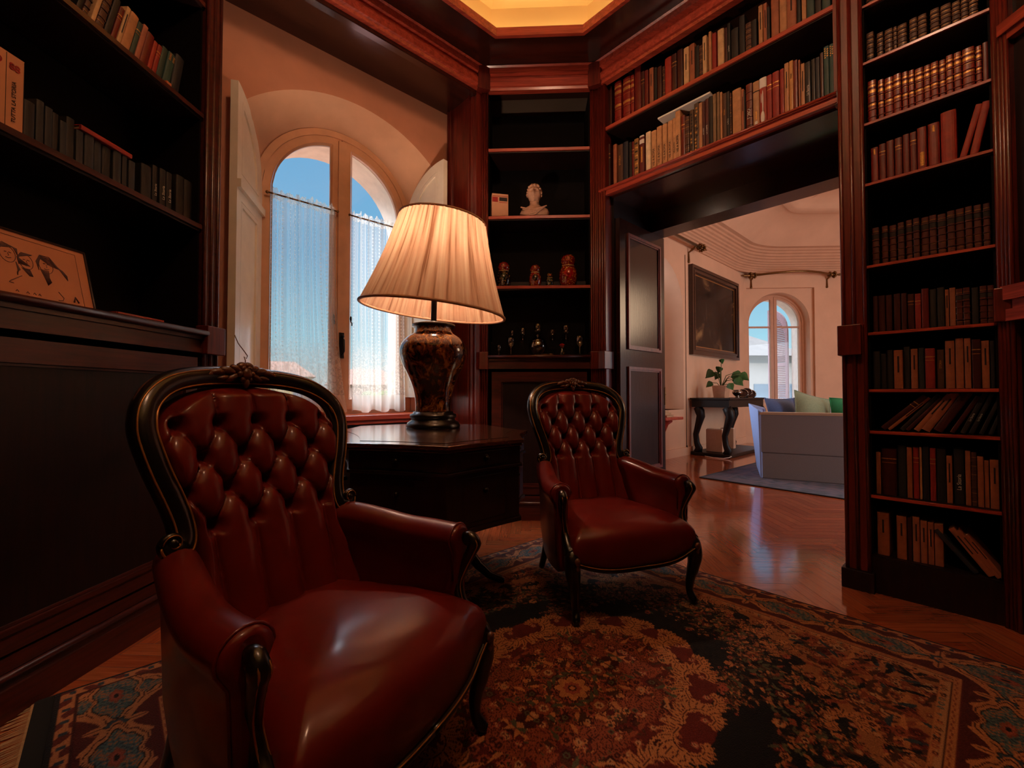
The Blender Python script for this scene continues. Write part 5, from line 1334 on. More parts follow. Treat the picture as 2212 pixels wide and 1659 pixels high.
# left wall, in local (n, u) coordinates: built as faces with an arched opening
def left_wall():
    m = MB(); hole = arch((WU0+WU1)/2, (WU1-WU0)/2, .75, 2.35)
    hole_face(m, [(.7, 0), (NC+.1, 0), (NC+.1, 4.6), (.7, 4.6)], [hole], 0)
    inner = arch((WU0+WU1)/2, (WU1-WU0)/2-.13, .75, 2.35); loft(m, hole, 0, inner, .40)
    hole_face(m, [(.7, 0), (NC+.1, 0), (NC+.1, 4.6), (.7, 4.6)], [inner], .40)
    m.v = [(UL-y, x, z) for x, y, z in m.v]
    return struct(place(m.build('wall_salon_left', M_SALON), 'D'))
WSL = left_wall()
# glazing of the left window
W3 = struct(place(MB().box(UL-.40, UL-.30, WU0+.14, WU1-.14, .75, .80).build('window_3', M_FRAME), 'D'))
m = MB(); cx_ = (WU0+WU1)/2; hw_ = (WU1-WU0)/2-.13; arch_ring(m, arch(cx_, hw_, .75, 2.35), arch(cx_, hw_-.06, .75, 2.35), .33, .39); m.box(cx_-.05, cx_+.05, .335, .385, .8, 2.35+hw_-.05); m.box(cx_-hw_+.05, cx_+hw_-.05, .34, .38, 2.28, 2.33)
m.v = [(UL-y, x, z) for x, y, z in m.v]; m.build('casement', M_FRAME, W3)
m = MB(); g_ = arch(cx_, hw_-.05, .78, 2.35); m.add([(UL-.362, x, z) for x, z in g_], [list(range(len(g_)))]); m.build('glass_pane', M_GLASS, W3)
# far wall with arched window; world coordinates, plane y = 9.1
FC = 5.10
m = MB(); O_ = arch(FC, .62, .80, 2.47)
rect = [(FC-.68, .8), (FC-.68, 3.175), (FC+.68, 3.175), (FC+.68, .8)]
hole_face(m, [(4.2, 0), (9.2, 0), (9.2, 4.6), (4.2, 4.6)], [rect], 9.10)
loft(m, rect, 9.10, rect, 9.16, 0, False); hole_face(m, rect, [O_], 9.16) if False else None
m2 = MB(); hole_face(m2, [(FC-.69, .5), (FC-.69, 3.2), (FC+.69, 3.2), (FC+.69, .5)], [O_], 9.16); loft(m2, O_, 9.16, arch(FC, .60, .80, 2.47), 9.42)
WF = struct(m.build('wall_salon_far', M_SALON)); m2.build('window_recess', M_SALON, WF)
m3 = MB(); E_ = arch(FC, .585, .80, 2.45); hole_face(m3, [(2.5, -2), (9.6, -2), (9.6, 5.2), (2.5, 5.2)], [E_], 9.46); loft(m3, E_, 9.46, arch(FC, .62, .80, 2.42), 9.80)
hole_face(m3, [(2.5, -2), (9.6, -2), (9.6, 5.2), (2.5, 5.2)], [arch(FC, .62, .80, 2.42)], 9.80); m3.build('outer_wall', M_STONE, WF)
W2 = struct(MB().box(FC-.62, FC+.62, 9.36, 9.46, .76, .82).build('window_2', M_FRAME))
M_FR2 = simple('salon_window_paint', '#c08a66', .45, .06, 10)
m = MB(); arch_ring(m, arch(FC, .612, .80, 2.47), arch(FC, .565, .80, 2.47), 9.34, 9.44); m.build('fixed_frame', M_FR2, W2)
for sd in (-1, 1):
    xa, xb = (FC-.566, FC-.004) if sd < 0 else (FC+.004, FC+.566); ga, gb = (FC-.515, FC-.065) if sd < 0 else (FC+.065, FC+.515)
    O2 = half_arch(xa, xb, .82, 2.47, .566, FC); G2 = half_arch(ga, gb, .90, 2.47, .518, FC); m = MB()
    m.rings([[(x, y, z) for x, z in P_] for P_, y in ((O2, 9.35), (G2, 9.35), (G2, 9.41), (O2, 9.41), (O2, 9.35))], 0, False, True, (False, False))
    m.box(ga, gb, 9.36, 9.40, 2.385, 2.42); lf = m.build('casement', M_FR2, W2)
    m = MB(); m.add([(x, 9.385, z) for x, z in G2], [list(range(len(G2)))]); m.build('glass_pane', M_GLASS, lf)
# louvred outside shutter, folded back to the right of the far window
M_LOUV = simple('old_rose_shutter', '#a9868a', .6, .1, 20)
m = MB(); Lh = []
SHM = Matrix.Translation((FC+.585, 9.84, 0)) @ Matrix.Rotation(math.radians(105), 4, 'Z')
def shp(mb, nm, par): mb.v = [tuple(SHM @ Vector(p)) for p in mb.v]; return mb.build(nm, M_LOUV, par)
w_ = .54; stile = [(0, .8), (w_, .8)]+[(w_-w_*i/16, 2.40+math.sqrt(max(0, .54**2-(w_-w_*i/16-w_)**2))) for i in range(17)]
inn = [(.06, .9), (w_-.06, .9)]+[(w_-.06-(w_-.12)*i/16, 2.36+math.sqrt(max(0, .44**2-(w_-.06-(w_-.12)*i/16-w_)**2))) for i in range(17)]
m.rings([[(x, y, z) for x, z in P_] for P_, y in ((stile, 0), (inn, 0), (inn, .04), (stile, .04), (stile, 0))], 0, False, True, (False, False)); m.box(.05, w_-.05, 0, .04, 1.62, 1.70)
SHU = shp(m, 'louvred_shutter', W2); m = MB()
for k in range(46):
    z = .92+.040*k
    if 1.60 < z < 1.70: continue
    x0 = .06 if z < 2.36 else w_-math.sqrt(max(.0, .44**2-(z-2.36)**2))
    if w_-.06-x0 > .03: m.add([(x0, .002, z), (w_-.06, .002, z), (w_-.06, .038, z+.022), (x0, .038, z+.022), (x0, .002, z+.006), (w_-.06, .002, z+.006), (w_-.06, .038, z+.028), (x0, .038, z+.028)], [(0, 1, 2, 3), (4, 5, 6, 7), (0, 1, 5, 4), (2, 3, 7, 6)])
shp(m, 'slats', SHU)
# remaining walls of the room, with window openings added on the unseen right side for light
m = MB(); hole_face(m, [(.7, 0), (8.8, 0), (8.8, 4.6), (.7, 4.6)], [arch(2.6, .7, .4, 2.4), arch(5.4, .7, .4, 2.4)], 0); m.v = [(5.2+y, x, z) for x, y, z in m.v]
struct(place(m.build('wall_salon_right', M_SALON), 'D'))
m = MB(); m.box(.5, 5.3, 8.66, 8.8, 0, 4.6); struct(place(m.build('wall_salon_back', M_SALON), 'D'))
SALON = [(UL, .75), (UL, NC), (.73, 8.66), (5.2, 8.66), (5.2, .75)]
m = MB(); m.add([(x, y, 4.46) for x, y in [(UL-.6, .6), (UL-.6, 9.6), (5.8, 9.6), (5.8, .6)]], [(0, 1, 2, 3)]); m.add([(x, y, 4.6) for x, y in [(UL-.6, .6), (UL-.6, 9.6), (5.8, 9.6), (5.8, .6)]], [(0, 1, 2, 3)])
CS = struct(place(m.build('ceiling_salon', M_SALON), 'D'))
# coved cornice: rounds the corner between left and far wall
def salon_path(off, rad=1.5):
    """offset path along left wall, round the corner, along the far wall"""
    pts = []; c = Vector((UL, NC)); d1 = Vector((0, 1)); d2 = Vector((S2, S2)); tl = rad*math.tan(PI/8)
    n1, n2 = Vector((1, 0)), Vector((S2, -S2))
    P0 = c-d1*tl; cen = P0+n1*rad
    for k in range(5): q = Vector((UL, .76+(P0.y-.76)*k/5)); pts.append(q+n1*off)
    for k in range(13):
        a = PI+(-PI/4)*k/12; v = Vector((math.cos(a), math.sin(a))); pts.append(cen+v*(rad-off))
    e = c+d2*tl
    for k in range(1, 6): pts.append(e+d2*(2.8-tl)*k/5+n2*off)
    c2 = Vector((.73, 8.66)); pts[-1] = Vector((.73-.0, 8.66))+n2*off
    pts.append(Vector((5.2, 8.66-off)))
    return pts
cp = [(-.02, 3.46), (.02, 3.46), (.022, 3.50), (.035, 3.505), (.04, 3.535), (.06, 3.55), (.062, 3.575), (.085, 3.585), (.09, 3.615), (.115, 3.63), (.118, 3.655), (.145, 3.665), (.15, 3.70), (.18, 3.715), (.185, 3.745), (.215, 3.76), (.22, 3.80), (.25, 3.81), (.255, 3.845), (.29, 3.86), (.30, 3.89), (.34, 3.90), (.36, 3.905)]
cv = [(.36+.62*math.sin(t*PI/2)**1.0*0+.62*(t), 3.905+.40*math.sin(t*PI/2)) for t in [k/10 for k in range(1, 11)]]
cv += [(1.0, 4.295), (1.03, 4.32), (1.06, 4.31), (1.09, 4.34), (1.13, 4.345), (1.15, 4.39), (1.20, 4.40), (1.24, 4.45), (1.5, 4.45), (2.6, 4.45)]
m = MB(); R = [[(p.x, p.y, z) for p in salon_path(d)] for d, z in cp]; m.rings(R, 0, False, False); place(m.build('moulded_cornice', M_SALONC, CS), 'A') if False else None
o = m.build('moulded_cornice', M_SALONC, CS)
m = MB(); R = [[(p.x, p.y, z) for p in salon_path(d)] for d, z in [cp[-1]]+cv]; m.rings(R, 0, True, False); m.build('cove', M_SALON, CS)
# skirting
m = MB()
for a, b in (((UL, .76), (UL, NC)), ((UL, NC), (.73, 8.66))):
    A, B_ = Vector(a), Vector(b); d = (B_-A).normalized(); nr = Vector((d.y, -d.x)); m.prism([tuple(A), tuple(B_), tuple(B_+nr*.02), tuple(A+nr*.02)], 0, .13)
struct(place(m.build('baseboard_salon', M_SALON), 'D'))
# --- oil painting on the left wall
PT = place(thing('oil_painting', 'large dark oil painting in a moulded wooden frame on the sitting room wall', 'painting'), 'D')
n0, n1, z0, z1 = 4.22, 6.22, 1.655, 3.165
M_PFR = wood('picture_frame_wood', '#120705', '#3c1e10', 'y', .3, .4)
m = MB(); m.box(UL+.012, UL+.03, n0+.1, n1-.1, z0+.1, z1-.1); m.build('canvas', M_CANVAS, PT)
m = MB()
def pfr(i0, i1, x0, x1):
    m.box(x0, x1, n0+i0, n1-i0, z0+i0, z0+i1); m.box(x0, x1, n0+i0, n1-i0, z1-i1, z1-i0); m.box(x0, x1, n0+i0, n0+i1, z0+i1, z1-i1); m.box(x0, x1, n1-i1, n1-i0, z0+i1, z1-i1)
pfr(0, .05, UL+.003, UL+.075); pfr(.05, .085, UL+.003, UL+.055); pfr(.085, .115, UL+.003, UL+.068); pfr(.115, .14, UL+.003, UL+.038); m.build('frame', M_PFR, PT)
m = MB(); pfr(.14, .155, UL+.003, UL+.034); m.build('gilt_slip', M_GILT, PT)
# --- curtain poles
def pole(pts, fin, brackets, label):
    T_ = place(thing('curtain_pole', label, 'curtain pole', group='brass curtain poles in the sitting room'), 'D')
    m = MB(); m.tube(pts, .022, 10); m.build('pole', M_BRASS, T_)
    for (p, d) in fin:
        p = Vector(p); d = Vector(d).normalized(); m = MB(); m.ball(p, .036); m.tube([p, p+d*.07, p+d*.11, p+d*.15, p+d*.2, p+d*.24], [.02, .034, .014, .026, .012, .004], 10)
        for k in range(8):
            a = k*PI/4; o2 = d.orthogonal().normalized(); q = Matrix.Rotation(a, 3, d) @ o2; m.ball(p+d*.05+q*.05, (.022, .022, .022), 7, 5); m.ball(p-d*.04+q*.045, (.018, .018, .018), 7, 5)
        m.build('finial', M_BRASS, T_)
    for p, w in brackets:
        p, w = Vector(p), Vector(w); m = MB(); m.tube([p, p+(w-p)*.5-Vector((0, 0, .03)), w-Vector((0, 0, .06)), w-Vector((0, 0, .2))], [.016, .018, .014, .02], 8); m.ball(w-Vector((0, 0, .21)), .024); m.build('bracket', M_BRASS, T_)
    return T_
pole([(UL+.16, 2.0, 3.44), (UL+.16, 4.32, 3.44)], [((UL+.16, 4.34, 3.44), (0, 1, 0))], [((UL+.16, 4.2, 3.44), (UL+.01, 4.22, 3.42)), ((UL+.16, 2.2, 3.44), (UL+.01, 2.2, 3.42))], 'brass curtain pole with leafy finial above the oil painting')
def wd(x, y, z): # world -> D frame
    v = Vector((x, y, z))-Vector(WALL['D'][0]); a = -WALL['D'][1]; return (math.cos(a)*v.x-math.sin(a)*v.y, math.sin(a)*v.x+math.cos(a)*v.y, z)
pole([wd(4.50+1.55*t, 8.98-.28*math.sin(PI*t), 3.40) for t in [k/14 for k in range(15)]], [(wd(4.50, 8.98, 3.40), (-.5, -.5, 0)), (wd(6.05, 8.98, 3.40), (S2, S2, 0))], [(wd(4.52, 8.96, 3.40), wd(4.52, 9.095, 3.39)), (wd(6.03, 8.96, 3.40), wd(6.03, 9.095, 3.39))], 'bowed brass curtain pole above the far arched window')
# --- console table with scrolled legs
CT = place(thing('console_table', 'dark carved console table with scrolled legs under the oil painting', 'table'), 'D')
ct0, ct1, cu0, cu1, ctz = 4.16, 5.76, UL+.03, -.58, .935
m = MB(); m.box(cu0, cu1, ct0, ct1, ctz-.03, ctz); m.box(cu0+.02, cu1-.03, ct0+.03, ct1-.03, ctz-.15, ctz-.03); m.build('table_top', W_BLK2, CT, bevel=.006)
for uu, nn in ((cu1-.09, ct0+.09), (cu1-.09, ct1-.09), (cu0+.09, ct0+.09), (cu0+.09, ct1-.09)):
    m = MB(); m.tube([(uu, nn, ctz-.15), (uu+.04, nn, ctz-.22), (uu+.055, nn, ctz-.30), (uu+.01, nn, ctz-.45), (uu-.03, nn, ctz-.6), (uu-.015, nn, ctz-.74), (uu+.02, nn, ctz-.82), (uu, nn, .05)], [.065, .075, .066, .052, .044, .046, .058, .065], 12); m.ball((uu+.05, nn, ctz-.23), (.05, .045, .05)); m.build('leg', W_BLK2, CT)
m = MB(); m.box(cu0, cu1-.02, ct0+.02, ct1-.02, 0, .055); m.build('base_board', W_BLK2, CT, bevel=.01)
def inD(o, u, n, z, rz=0): o.location = world('D', u, n, z); o.rotation_euler = (0, 0, WALL['D'][1]+rz); return o
# plant in a pale box pot
PL_ = inD(thing('potted_plant', 'leafy green plant in a pale square pot on the console table', 'plant'), -.84, 4.48, ctz+.001)
m = MB(); m.rings([[(sx*s, sy*s, z) for sx, sy in ((-1, -1), (1, -1), (1, 1), (-1, 1))] for s, z in ((.085, 0), (.105, .20), (.095, .20), (.09, .17))], 0, False); m.build('pot', simple('pot_terracotta_pale', '#b98a6a', .7, .1, 20), PL_)
M_LEAF = simple('plant_leaf', '#2f5a2c', .35, .35, 20, coat=.2); M_STEM = simple('plant_stem', '#4a5a30', .6, .2, 30)
rnd = random.Random(8)
for k, (a, L, hh, s) in enumerate(((2.9, .16, .24, .13), (2.3, .10, .20, .11), (.4, .20, .20, .14), (.9, .28, .14, .13), (-.3, .26, .10, .12), (1.6, .05, .42, .07), (3.6, .16, .05, .09), (.1, .30, .18, .12), (-.8, .24, .02, .10), (2.0, .14, .30, .10))):
    e = Vector((L*math.cos(a), L*math.sin(a)*.6, .2+hh)); m = MB(); m.tube([(0, 0, .17), (e.x*.4, e.y*.4, .2+hh*.8), tuple(e)], .006, 6); st = m.build('stem', M_STEM, PL_)
    m = MB(); dirv = Vector((math.cos(a), math.sin(a)*.6, -.9)).normalized(); sd = dirv.cross(Vector((.3, -1, .2))).normalized(); up = sd.cross(dirv)
    row = []
    for i in range(8):
        t = i/7; wl_ = s*.62*(math.sin(PI*min(1, t*1.02)**.55))*(1-t*.15); row.append([e+dirv*(t*s*1.5-.02)+sd*(q*wl_)+up*(-.25*abs(q)**1.5*wl_-.12*t*t*s) for q in (-1, -.5, 0, .5, 1)])
    m.grid(row); m.build('leaf', M_LEAF, st)
o = inD(thing('silver_vessel', 'shiny dark ornate vessel on the console table right of the plant', 'vessel'), -.70, 4.78, ctz+.001)
m = MB(); m.lathe(smooth_prof([(.05, 0), (.03, .02), (.06, .05), (.08, .09), (.06, .12), (.07, .13)], 20), 24); m.build('bowl', simple('polished_silver', '#9a948c', .15, .1, 10, metal=1), o)
for k, (nn, hh) in enumerate(((5.02, .10), (5.2, .12), (5.38, .09))):
    o = inD(thing('photo_frame', ('small silver picture frame on the console table, nearest the plant', 'small silver picture frame on the console table, middle one', 'small silver picture frame on the console table, farthest one')[k], 'frame', group='silver frames on the console table'), -.70, nn, ctz+.001, math.radians(20))
    m = MB(); m.tube([(.075*math.cos(t), .0, hh+.065*math.sin(t)-.03) for t in [i*PI/10 for i in range(21)]], .012, 8); m.build('rim', MATS['polished_silver'], o)
    m = MB(); m.ball((0, .004, hh-.03), (.072, .004, .062)); m.build('photo', simple('brown_photograph', '#4a2a1c', .3, .3, 30), o); m = MB(); m.box(-.012, .012, .004, .05, 0, hh-.03); m.build('easel_back', W_BLK, o)
for (u, n, wx, hz, lab) in ((-.93, 4.40, .26, .36, 'pale flat box standing under the console table near its front leg'), (-.98, 5.05, .22, .34, 'pale carton standing farther back under the console table')):
    o = inD(thing('cardboard_box', lab, 'box', group='pale boxes under the console table'), u, n, .056)
    m = MB(); m.box(-wx/2, wx/2, 0, .10, 0, hz); b_ = m.build('carton', simple('pale_carton', '#c9a084', .7, .06, 15), o, bevel=.004)
    m = MB(); m.box(-wx/2+.01, wx/2-.01, .01, .09, hz-.002, hz+.012); m.build('lid_flap', simple('white_carton', '#d9c9b9', .6, .05, 15), o)
m = MB(); m.tube([tuple(world('D', *p)) for p in ((-.95, 4.10, .012), (-.80, 4.05, .008), (-.66, 4.08, .008), (-.60, 4.14, .02), (-.57, 4.17, .04))], .006, 6)
tag(m.build('white_cable', M_WHITE), 'white cable lying on the floor by the console table foot', 'cable')
# wall cord left of the painting
m = MB(); m.tube([(UL+.006, 4.10, 3.3), (UL+.006, 4.10, .16)], .004, 6); m.ball((UL+.008, 4.10, .13), (.014, .014, .03)); o = place(m.build('pull_cord', M_IRON), 'D'); tag(o, 'thin cord with a weight hanging down the wall left of the painting', 'cord')
# side table below the left window
ST = place(thing('side_table', 'small wooden bracket table seen just past the open door', 'table'), 'D')
m = MB(); m.box(UL+.02, -.88, 2.75, 3.25, .63, .67); m.build('table_top', W_H, ST, bevel=.006)
m = MB(); m.tube([(-.95, 3.0, .63), (-1.02, 3.0, .58), (-1.07, 3.0, .45), (-1.08, 3.0, .2), (-1.10, 3.0, .0)], [.04, .04, .035, .035, .045], 10); m.box(UL+.02, UL+.06, 2.8, 3.2, 0, .63); m.build('bracket_leg', W_H, ST)
for k, (z, w, h) in enumerate(((.671, .20, .03), (.702, .18, .035), (.738, .16, .03))):
    o = make_book(h, w*1.3, w, 'oct'[k], rnd); Wm = Matrix.Translation(WALL['D'][0]) @ Matrix.Rotation(WALL['D'][1], 4, 'Z'); o.matrix_world = Wm @ Matrix.Translation((-1.18, 2.84, z+h)) @ Matrix.Rotation(PI/2, 4, 'Y')
    tag(o, ('lowest', 'middle', 'topmost')[k]+' book of the flat pile on the small table past the door', 'book', 'flat pile of books past the door')
m = MB()
for k in range(9): m.ball((-1.02+.012*k, 2.78, .682), .010, 8, 6)
o = place(m.build('bead_string', MATS['polished_silver']), 'D'); tag(o, 'string of silver beads at the edge of the small bracket table', 'beads')
# --- sofa, its back to us
SO = thing('sofa', 'grey sofa seen from behind with blue-lit slanting arm', 'sofa', (2.69, 5.25, .012), math.atan2(-.44, .898))
M_SOFA = simple('grey_sofa_cloth', '#6c6462', .9, .08, 160, bump=.2, sheen=.2); M_SLIP = simple('blue_lit_sofa_cover', '#8397c6', .9, .06, 120, bump=.15)  # the arm cover's blue is window light put into its colour
m = MB(); m.box(0, 2.1, 0, .20, .30, .765); m.box(.01, 2.09, .01, .19, .0, .30); m.build('back', M_SOFA, SO, bevel=.012)
m = MB(); m.box(-.004, 2.104, -.004, .204, .745, .772); m.build('piping', simple('sofa_piping', '#a08468', .8, .05, 40), SO)
m = MB(); m.box(.1, 2.0, .2, .95, .12, .42); m.build('seat', M_SOFA, SO, bevel=.03)
for sx in (0, 2.1):
    m = MB(); s = -1 if sx == 0 else 1
    P0 = [(sx, .0, 0), (sx-s*.02, .0, 0), (sx-s*.02, .0, .78), (sx+s*.02, .0, .80)]; P1 = [(sx+s*.03, .92, 0), (sx-s*.12, .92, 0), (sx-s*.08, .92, .80), (sx+s*.12, .92, .86)]
    m.rings([[Vector(a).lerp(Vector(b), t) for a, b in zip(P0, P1)] for t in (0, .25, .5, .75, 1)], 0, False); m.build('arm', M_SLIP, SO, bevel=.015)
for k, (x, y, s, col, a, lab) in enumerate(((.26, .45, .46, '#4a6090', .80, 'blue cushion at the left end of the grey sofa'), (.56, .42, .50, '#7d8868', .70, 'sage green cushion second from left on the sofa'), (.88, .68, .40, '#b09a9c', .05, 'pale mauve cushion behind the sage one'), (.62, .90, .46, '#5a5468', .1, 'purple-grey cushion lying farther along the sofa'), (.98, .40, .50, '#1d8a50', .0, 'bright green cushion at the right, cut by the door frame'))):
    o = thing('cushion', lab, 'cushion', group='cushions on the grey sofa'); M_ = Matrix.Translation((2.69, 5.25, .012)) @ Matrix.Rotation(math.atan2(-.44, .898), 4, 'Z'); zc = (.71, .74, .64, .69, .70)[k]
    P = []
    for i in range(17):
        for_ = []
        for j in range(17):
            a1, b1 = i/8-1, j/8-1; th_ = .085*(1-abs(a1)**2.6)*(1-abs(b1)**2.6); pinch = 1-.07*(1-abs(a1)**2)*abs(b1)**3-.07*(1-abs(b1)**2)*abs(a1)**3
            for_.append((a1*s/2*pinch, th_, b1*s/2*pinch))
        P.append(for_)
    mt = simple('cushion_cloth_'+('blue', 'sage', 'mauve', 'purple', 'green')[k], col, .85, .12, 60, sheen=.3)
    m = MB(); m.grid(P); m.grid([[(x_, -y_, z_) for x_, y_, z_ in r_] for r_ in P]); c_ = m.build('cover', mt, o)
    m = MB(); q = [P[0][j] for j in range(17)]+[P[i][16] for i in range(1, 17)]+[P[16][j] for j in range(15, -1, -1)]+[P[i][0] for i in range(15, -1, -1)]; m.tube(q, .006, 6); m.build('piping', mt, o)
    o.matrix_world = M_ @ Matrix.Translation((x, y, zc)) @ Matrix.Rotation(a, 4, 'Z') @ Matrix.Rotation(math.radians(-14), 4, 'X') @ Matrix.Rotation(math.radians((0, 14, 4, 6, 0)[k]), 4, 'Y')
# far carpet
def far_pattern(nx, ny):
    I = np.zeros((ny, nx, 3)); X, Y = np.meshgrid((np.arange(nx)+.5)/nx*3.2, (np.arange(ny)+.5)/ny*2.6); D = np.minimum(np.minimum(X, 3.2-X), np.minimum(Y, 2.6-Y))
    a, b, c_ = (np.array(srgb(h)[:3]) for h in ('#3f3347', '#17121a', '#5d4048')); I[:] = a; w = np.sin(X*23+2*np.sin(Y*17))*np.sin(Y*29+2*np.sin(X*19)); I[w > .3] = c_; I[w < -.45] = b
    I[(D > .24) & (D < .27)] = c_; I[D < .06] = b; return I
FR = carpet('salon_rug', far_pattern(120, 100), 3.2, 2.6, 'dark purplish rug under the grey sofa in the sitting room', (0, 0, 0), 0, M_PILE)
d1 = Vector((.68, -.733)).normalized(); d2 = Vector((-d1.y, d1.x)); FR.matrix_world = Matrix(((d1.x, d2.x, 0, 2.0), (d1.y, d2.y, 0, 5.30), (0, 0, 1, 0), (0, 0, 0, 1)))

# ================================================================== outdoors
def bldg(name, label, x, y, z0, w, d, h, wallc, roofc, rows, cols, rz=0, balc=False, gable=False):
    o = thing(name, label, 'building', (x, y, z0), rz); mw = simple('render_'+wallc, wallc, .9, .08, .6); mr = simple('roof_'+roofc, roofc, .9, .15, 2)
    m = MB(); m.box(-w/2, w/2, 0, d, 0, h); m.build('walls', mw, o)
    m = MB()
    if gable: m.rings([[(-w/2-.5, -.5, h), (w/2+.5, -.5, h), (w/2+.5, d+.5, h), (-w/2-.5, d+.5, h)], [(-w/2+2, d*.45, h+2.2), (w/2-2, d*.45, h+2.2), (w/2-2, d*.55, h+2.2), (-w/2+2, d*.55, h+2.2)]], 0, False)
    else: m.box(-w/2-.4, w/2+.4, -.6, d, h, h+.35)
    m.build('roof', mr, o)
    mg = simple('far_window', '#5a6670', .3, .2, 1); ms = simple('far_sill', '#e6dfd4', .8, .05, 2)
    for r in range(rows):
        for c_ in range(cols):
            xx = -w/2+w*(c_+.5)/cols; zz = h-1.0-3.2*r-1.6
            m = MB(); m.box(xx-.55, xx+.55, -.04, .05, zz-.9, zz+.9); wn = m.build('window', mg, o); m = MB(); m.box(xx-.75, xx+.75, -.15, .02, zz-1.05, zz-.9); m.build('sill', ms, wn)
        if balc:
            m = MB(); zz = h-1.0-3.2*r-2.6; m.box(-w*.42, w*.42, -1.3, 0, zz-.15, zz)
            for k in range(int(w*.84/.18)): m.box(-w*.42+.18*k, -w*.42+.18*k+.03, -1.3, -1.26, zz, zz+.95)
            m.box(-w*.42, w*.42, -1.32, -1.24, zz+.95, zz+1.0); m.build('balcony', ms, o)
    return o
G0 = -12
o = struct(MB().box(-260, 260, 10.6, 300, G0-.4, G0).build('ground', simple('street_ground', '#8a857a', .95, .2, .2)))
# opposite the far sitting-room window
b = bldg('apartment_building', 'white sunlit apartment house with balconies outside the far window', 12.5, 27.0, G0, 8.0, 9, 15.3, '#8c857d', '#544c44', 5, 5, math.radians(6), True, True)
m = MB(); m.tube([(-1.6, 2, 15.7), (-1.6, 2, 17.0)], .06, 6); m.tube([(-2.3, 2, 16.8), (-.9, 2, 16.8)], .04, 6); m.lathe([(.02, 16.9), (.35, 17.0), (.5, 17.15)], 14, (-.1, 2)); m.build('aerial', M_WHITE, b)
bldg('apartment_building', 'lower pale house farther off, right pane of the far window', 24.0, 44.0, G0, 12, 10, 15.0, '#d9d6d2', '#b9a79a', 4, 4, math.radians(4))
# the view through the lace
bldg('town_house', 'yellow house far off behind the lace, left pane', -34.0, 52.0, G0, 13, 10, 15.2, '#a08850', '#7a5a48', 4, 4, math.radians(30), gable=True)
bldg('town_house', 'pink house far off behind the lace, middle of the left pane', -21.5, 56.0, G0, 9, 9, 14.2, '#94786a', '#7a5a4c', 4, 3, math.radians(26), gable=True)
bldg('town_house', 'white house far off behind the lace, right end of the left pane', -12.0, 62.0, G0, 10, 9, 15.0, '#a39a8c', '#846650', 4, 3, math.radians(18), gable=True)
bldg('town_house', 'ochre house far off behind the lace, right pane', 2.0, 68.0, G0, 12, 9, 16.0, '#9a8a5c', '#7c5c4a', 4, 4, math.radians(10), gable=True)
M_TREE = simple('tree_foliage', '#5a6b3c', .9, .4, 3); M_TRUNK = simple('tree_trunk', '#4a3826', .9, .2, 3)
for k, (x, y, s, lab) in enumerate(((-26.0, 38.0, 3.0, 'round green tree far off behind the lace, left pane'), (-13.5, 38.0, 2.6, 'round green tree far off behind the lace, middle'), (-7.0, 42.0, 3.0, 'round green tree far off behind the lace, right pane'))):
    o = thing('tree', lab, 'tree', (x, y, G0)); m = MB(); m.tube([(0, 0, 0), (.1, 0, 10)], [.35, .2], 8); m.build('trunk', M_TRUNK, o); rnd = random.Random(k); m = MB()
    for q in range(60):
        a, b_, r = rnd.random()*6.3, rnd.random()*2-1, s*(.55+.45*rnd.random()); m.ball((r*math.cos(a)*math.sqrt(1-b_*b_), r*math.sin(a)*math.sqrt(1-b_*b_), 11+r*b_*.8), s*(.22+.15*rnd.random()), 7, 5)
    m.build('crown', M_TREE, o)

# ================================================================== light
wd_ = bpy.data.worlds.new('sky'); SC.world = wd_; wd_.use_nodes = True; t = wd_.node_tree; t.nodes.clear()
ou = t.nodes.new('ShaderNodeOutputWorld'); bg = t.nodes.new('ShaderNodeBackground'); tc = t.nodes.new('ShaderNodeTexCoord'); sp = t.nodes.new('ShaderNodeSeparateXYZ'); rp = t.nodes.new('ShaderNodeValToRGB')
t.links.new(tc.outputs['Generated'], sp.inputs[0]); t.links.new(sp.outputs[2], rp.inputs[0]); t.links.new(rp.outputs[0], bg.inputs[0]); t.links.new(bg.outputs[0], ou.inputs[0])
e = rp.color_ramp.elements
ST_ = [(0, (.55, .62, .66)), (.03, (.62, .84, .90)), (.12, (.36, .70, .86)), (.28, (.20, .48, .74)), (.49, (.17, .42, .70)), (.60, (6.0, 7.2, 9.2)), (1.0, (9.0, 10.5, 13))]
while len(e) < len(ST_): e.new(.5)
for el, (p, c_) in zip(e, ST_): el.position = p; el.color = c_+(1,)
bg.inputs[1].default_value = 1.0
def light(name, kind, loc, energy, col, size=.1, rot=None, sy=None):
    l = bpy.data.lights.new(name, kind); l.energy = energy; l.color = col
    if kind == 'AREA':
        l.size = size
        if sy: l.shape = 'RECTANGLE'; l.size_y = sy
    elif kind == 'SUN': l.angle = .009
    else: l.shadow_soft_size = size
    o = bpy.data.objects.new(name, l); COL.objects.link(o); o.location = loc
    if rot: o.rotation_euler = rot
    return o
def aim(o, d): o.rotation_euler = Vector(d).to_track_quat('-Z', 'Y').to_euler(); return o
aim(light('sun', 'SUN', (0, 0, 30), 2.2, (1, .93, .82)), (-.15, .75, -.65))
WARM = (1, .62, .42)
# lamp bulb
bl = LAMP.matrix_world if False else None
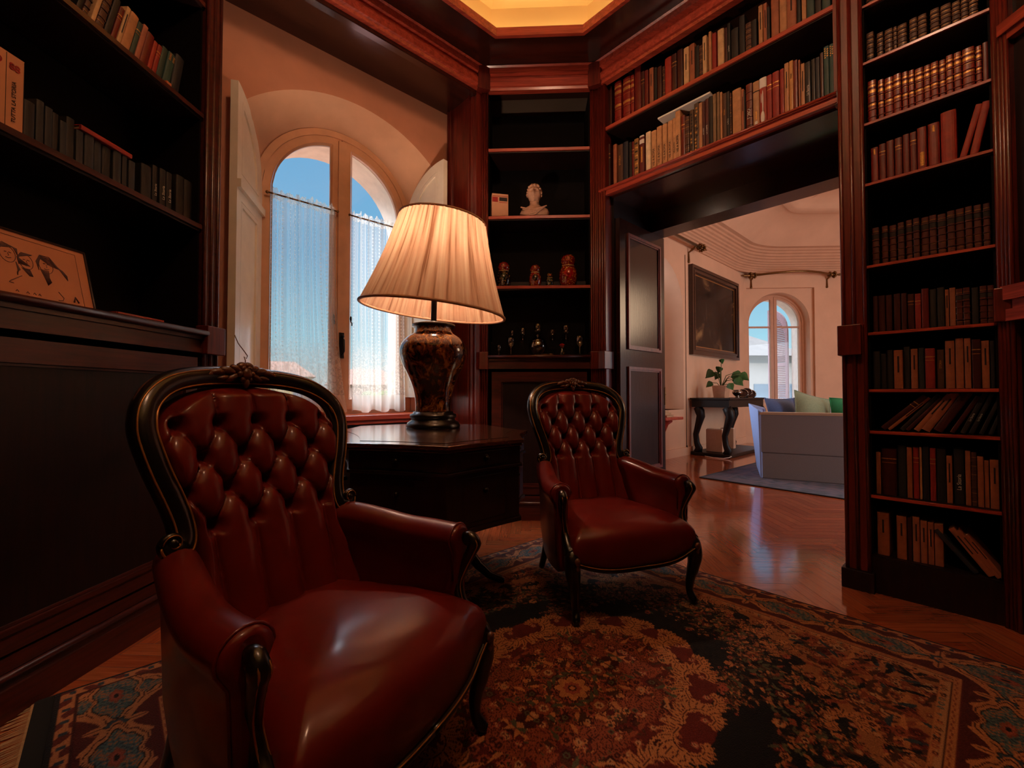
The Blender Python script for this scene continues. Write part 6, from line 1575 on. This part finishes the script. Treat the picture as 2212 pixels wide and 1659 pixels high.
# cove strips behind the octagonal lip, shining on the coffer
ip = inset(ROOM, .295)
for i in range(8):
    a, b_ = Vector(ip[i]), Vector(ip[(i+1) % 8]); mid = (a+b_)/2; d = (b_-a); L = d.length; nin = Vector((d.y, -d.x)).normalized()
    o = light('cove_strip', 'AREA', (mid.x, mid.y, CZ+.045), 1.25*L, (1, .80, .36), L*.95, None, .02)
    aim(o, (nin.x*.25, nin.y*.25, 1)); 
# unseen point light added high in the coffer as warm key, no fitting
light('coffer_fill', 'POINT', (.25, .6, CZ+.38), 50, WARM, .16)
# area light added out of view above the library window for stronger daylight
wp_ = world('B', .87, 1.95, 4.25); l_ = light('added_daylight', 'AREA', wp_, 320, (.80, .89, 1.0), 2.2, None, 1.3); aim(l_, world('B', .8, -.4, .9)-wp_)
# daylight at the left sitting-room window; unseen right-hand pair added as fill
def dayw(u, n, z, w, h, dirD, en, name='added_daylight'):
    p = world('D', u, n, z); a = WALL['D'][1]; d = Vector((math.cos(a)*dirD[0]-math.sin(a)*dirD[1], math.sin(a)*dirD[0]+math.cos(a)*dirD[1], dirD[2]))
    o = light(name, 'AREA', p, en, (.80, .88, 1.0), w, None, h); aim(o, d); return o
dayw(UL-.46, (WU0+WU1)/2, 1.9, 1.2, 2.2, (1, 0, -.12), 75)
dayw(5.25, 2.6, 1.6, 1.3, 2.2, (-1, 0, -.1), 70); dayw(5.25, 5.4, 1.6, 1.3, 2.2, (-1, 0, -.1), 60)
p = world('D', 3.0, 4.2, 2.5); light('salon_fill', 'POINT', p, 90, (1, .68, .42), .55)  # unseen point light added to fill the sitting room, no fitting

# ================================================================== camera
cam = bpy.data.cameras.new('camera'); co = bpy.data.objects.new('camera', cam); COL.objects.link(co); SC.camera = co
cam.sensor_width = 36; cam.lens = 940*36/2212; cam.clip_start = .02; cam.clip_end = 600
co.location = (0, 0, 1.0); co.rotation_euler = (math.radians(90+1.3), 0, math.radians(2.5))
SC.view_settings.view_transform = 'Standard'; SC.view_settings.look = 'None'; SC.view_settings.exposure = 0; SC.view_settings.gamma = 1; SC.view_settings.use_curve_mapping = False
SC.cycles.use_denoising = True; SC.cycles.max_bounces = 8; SC.cycles.transparent_max_bounces = 16; SC.cycles.sample_clamp_indirect = 6; SC.cycles.caustics_reflective = False; SC.cycles.caustics_refractive = False
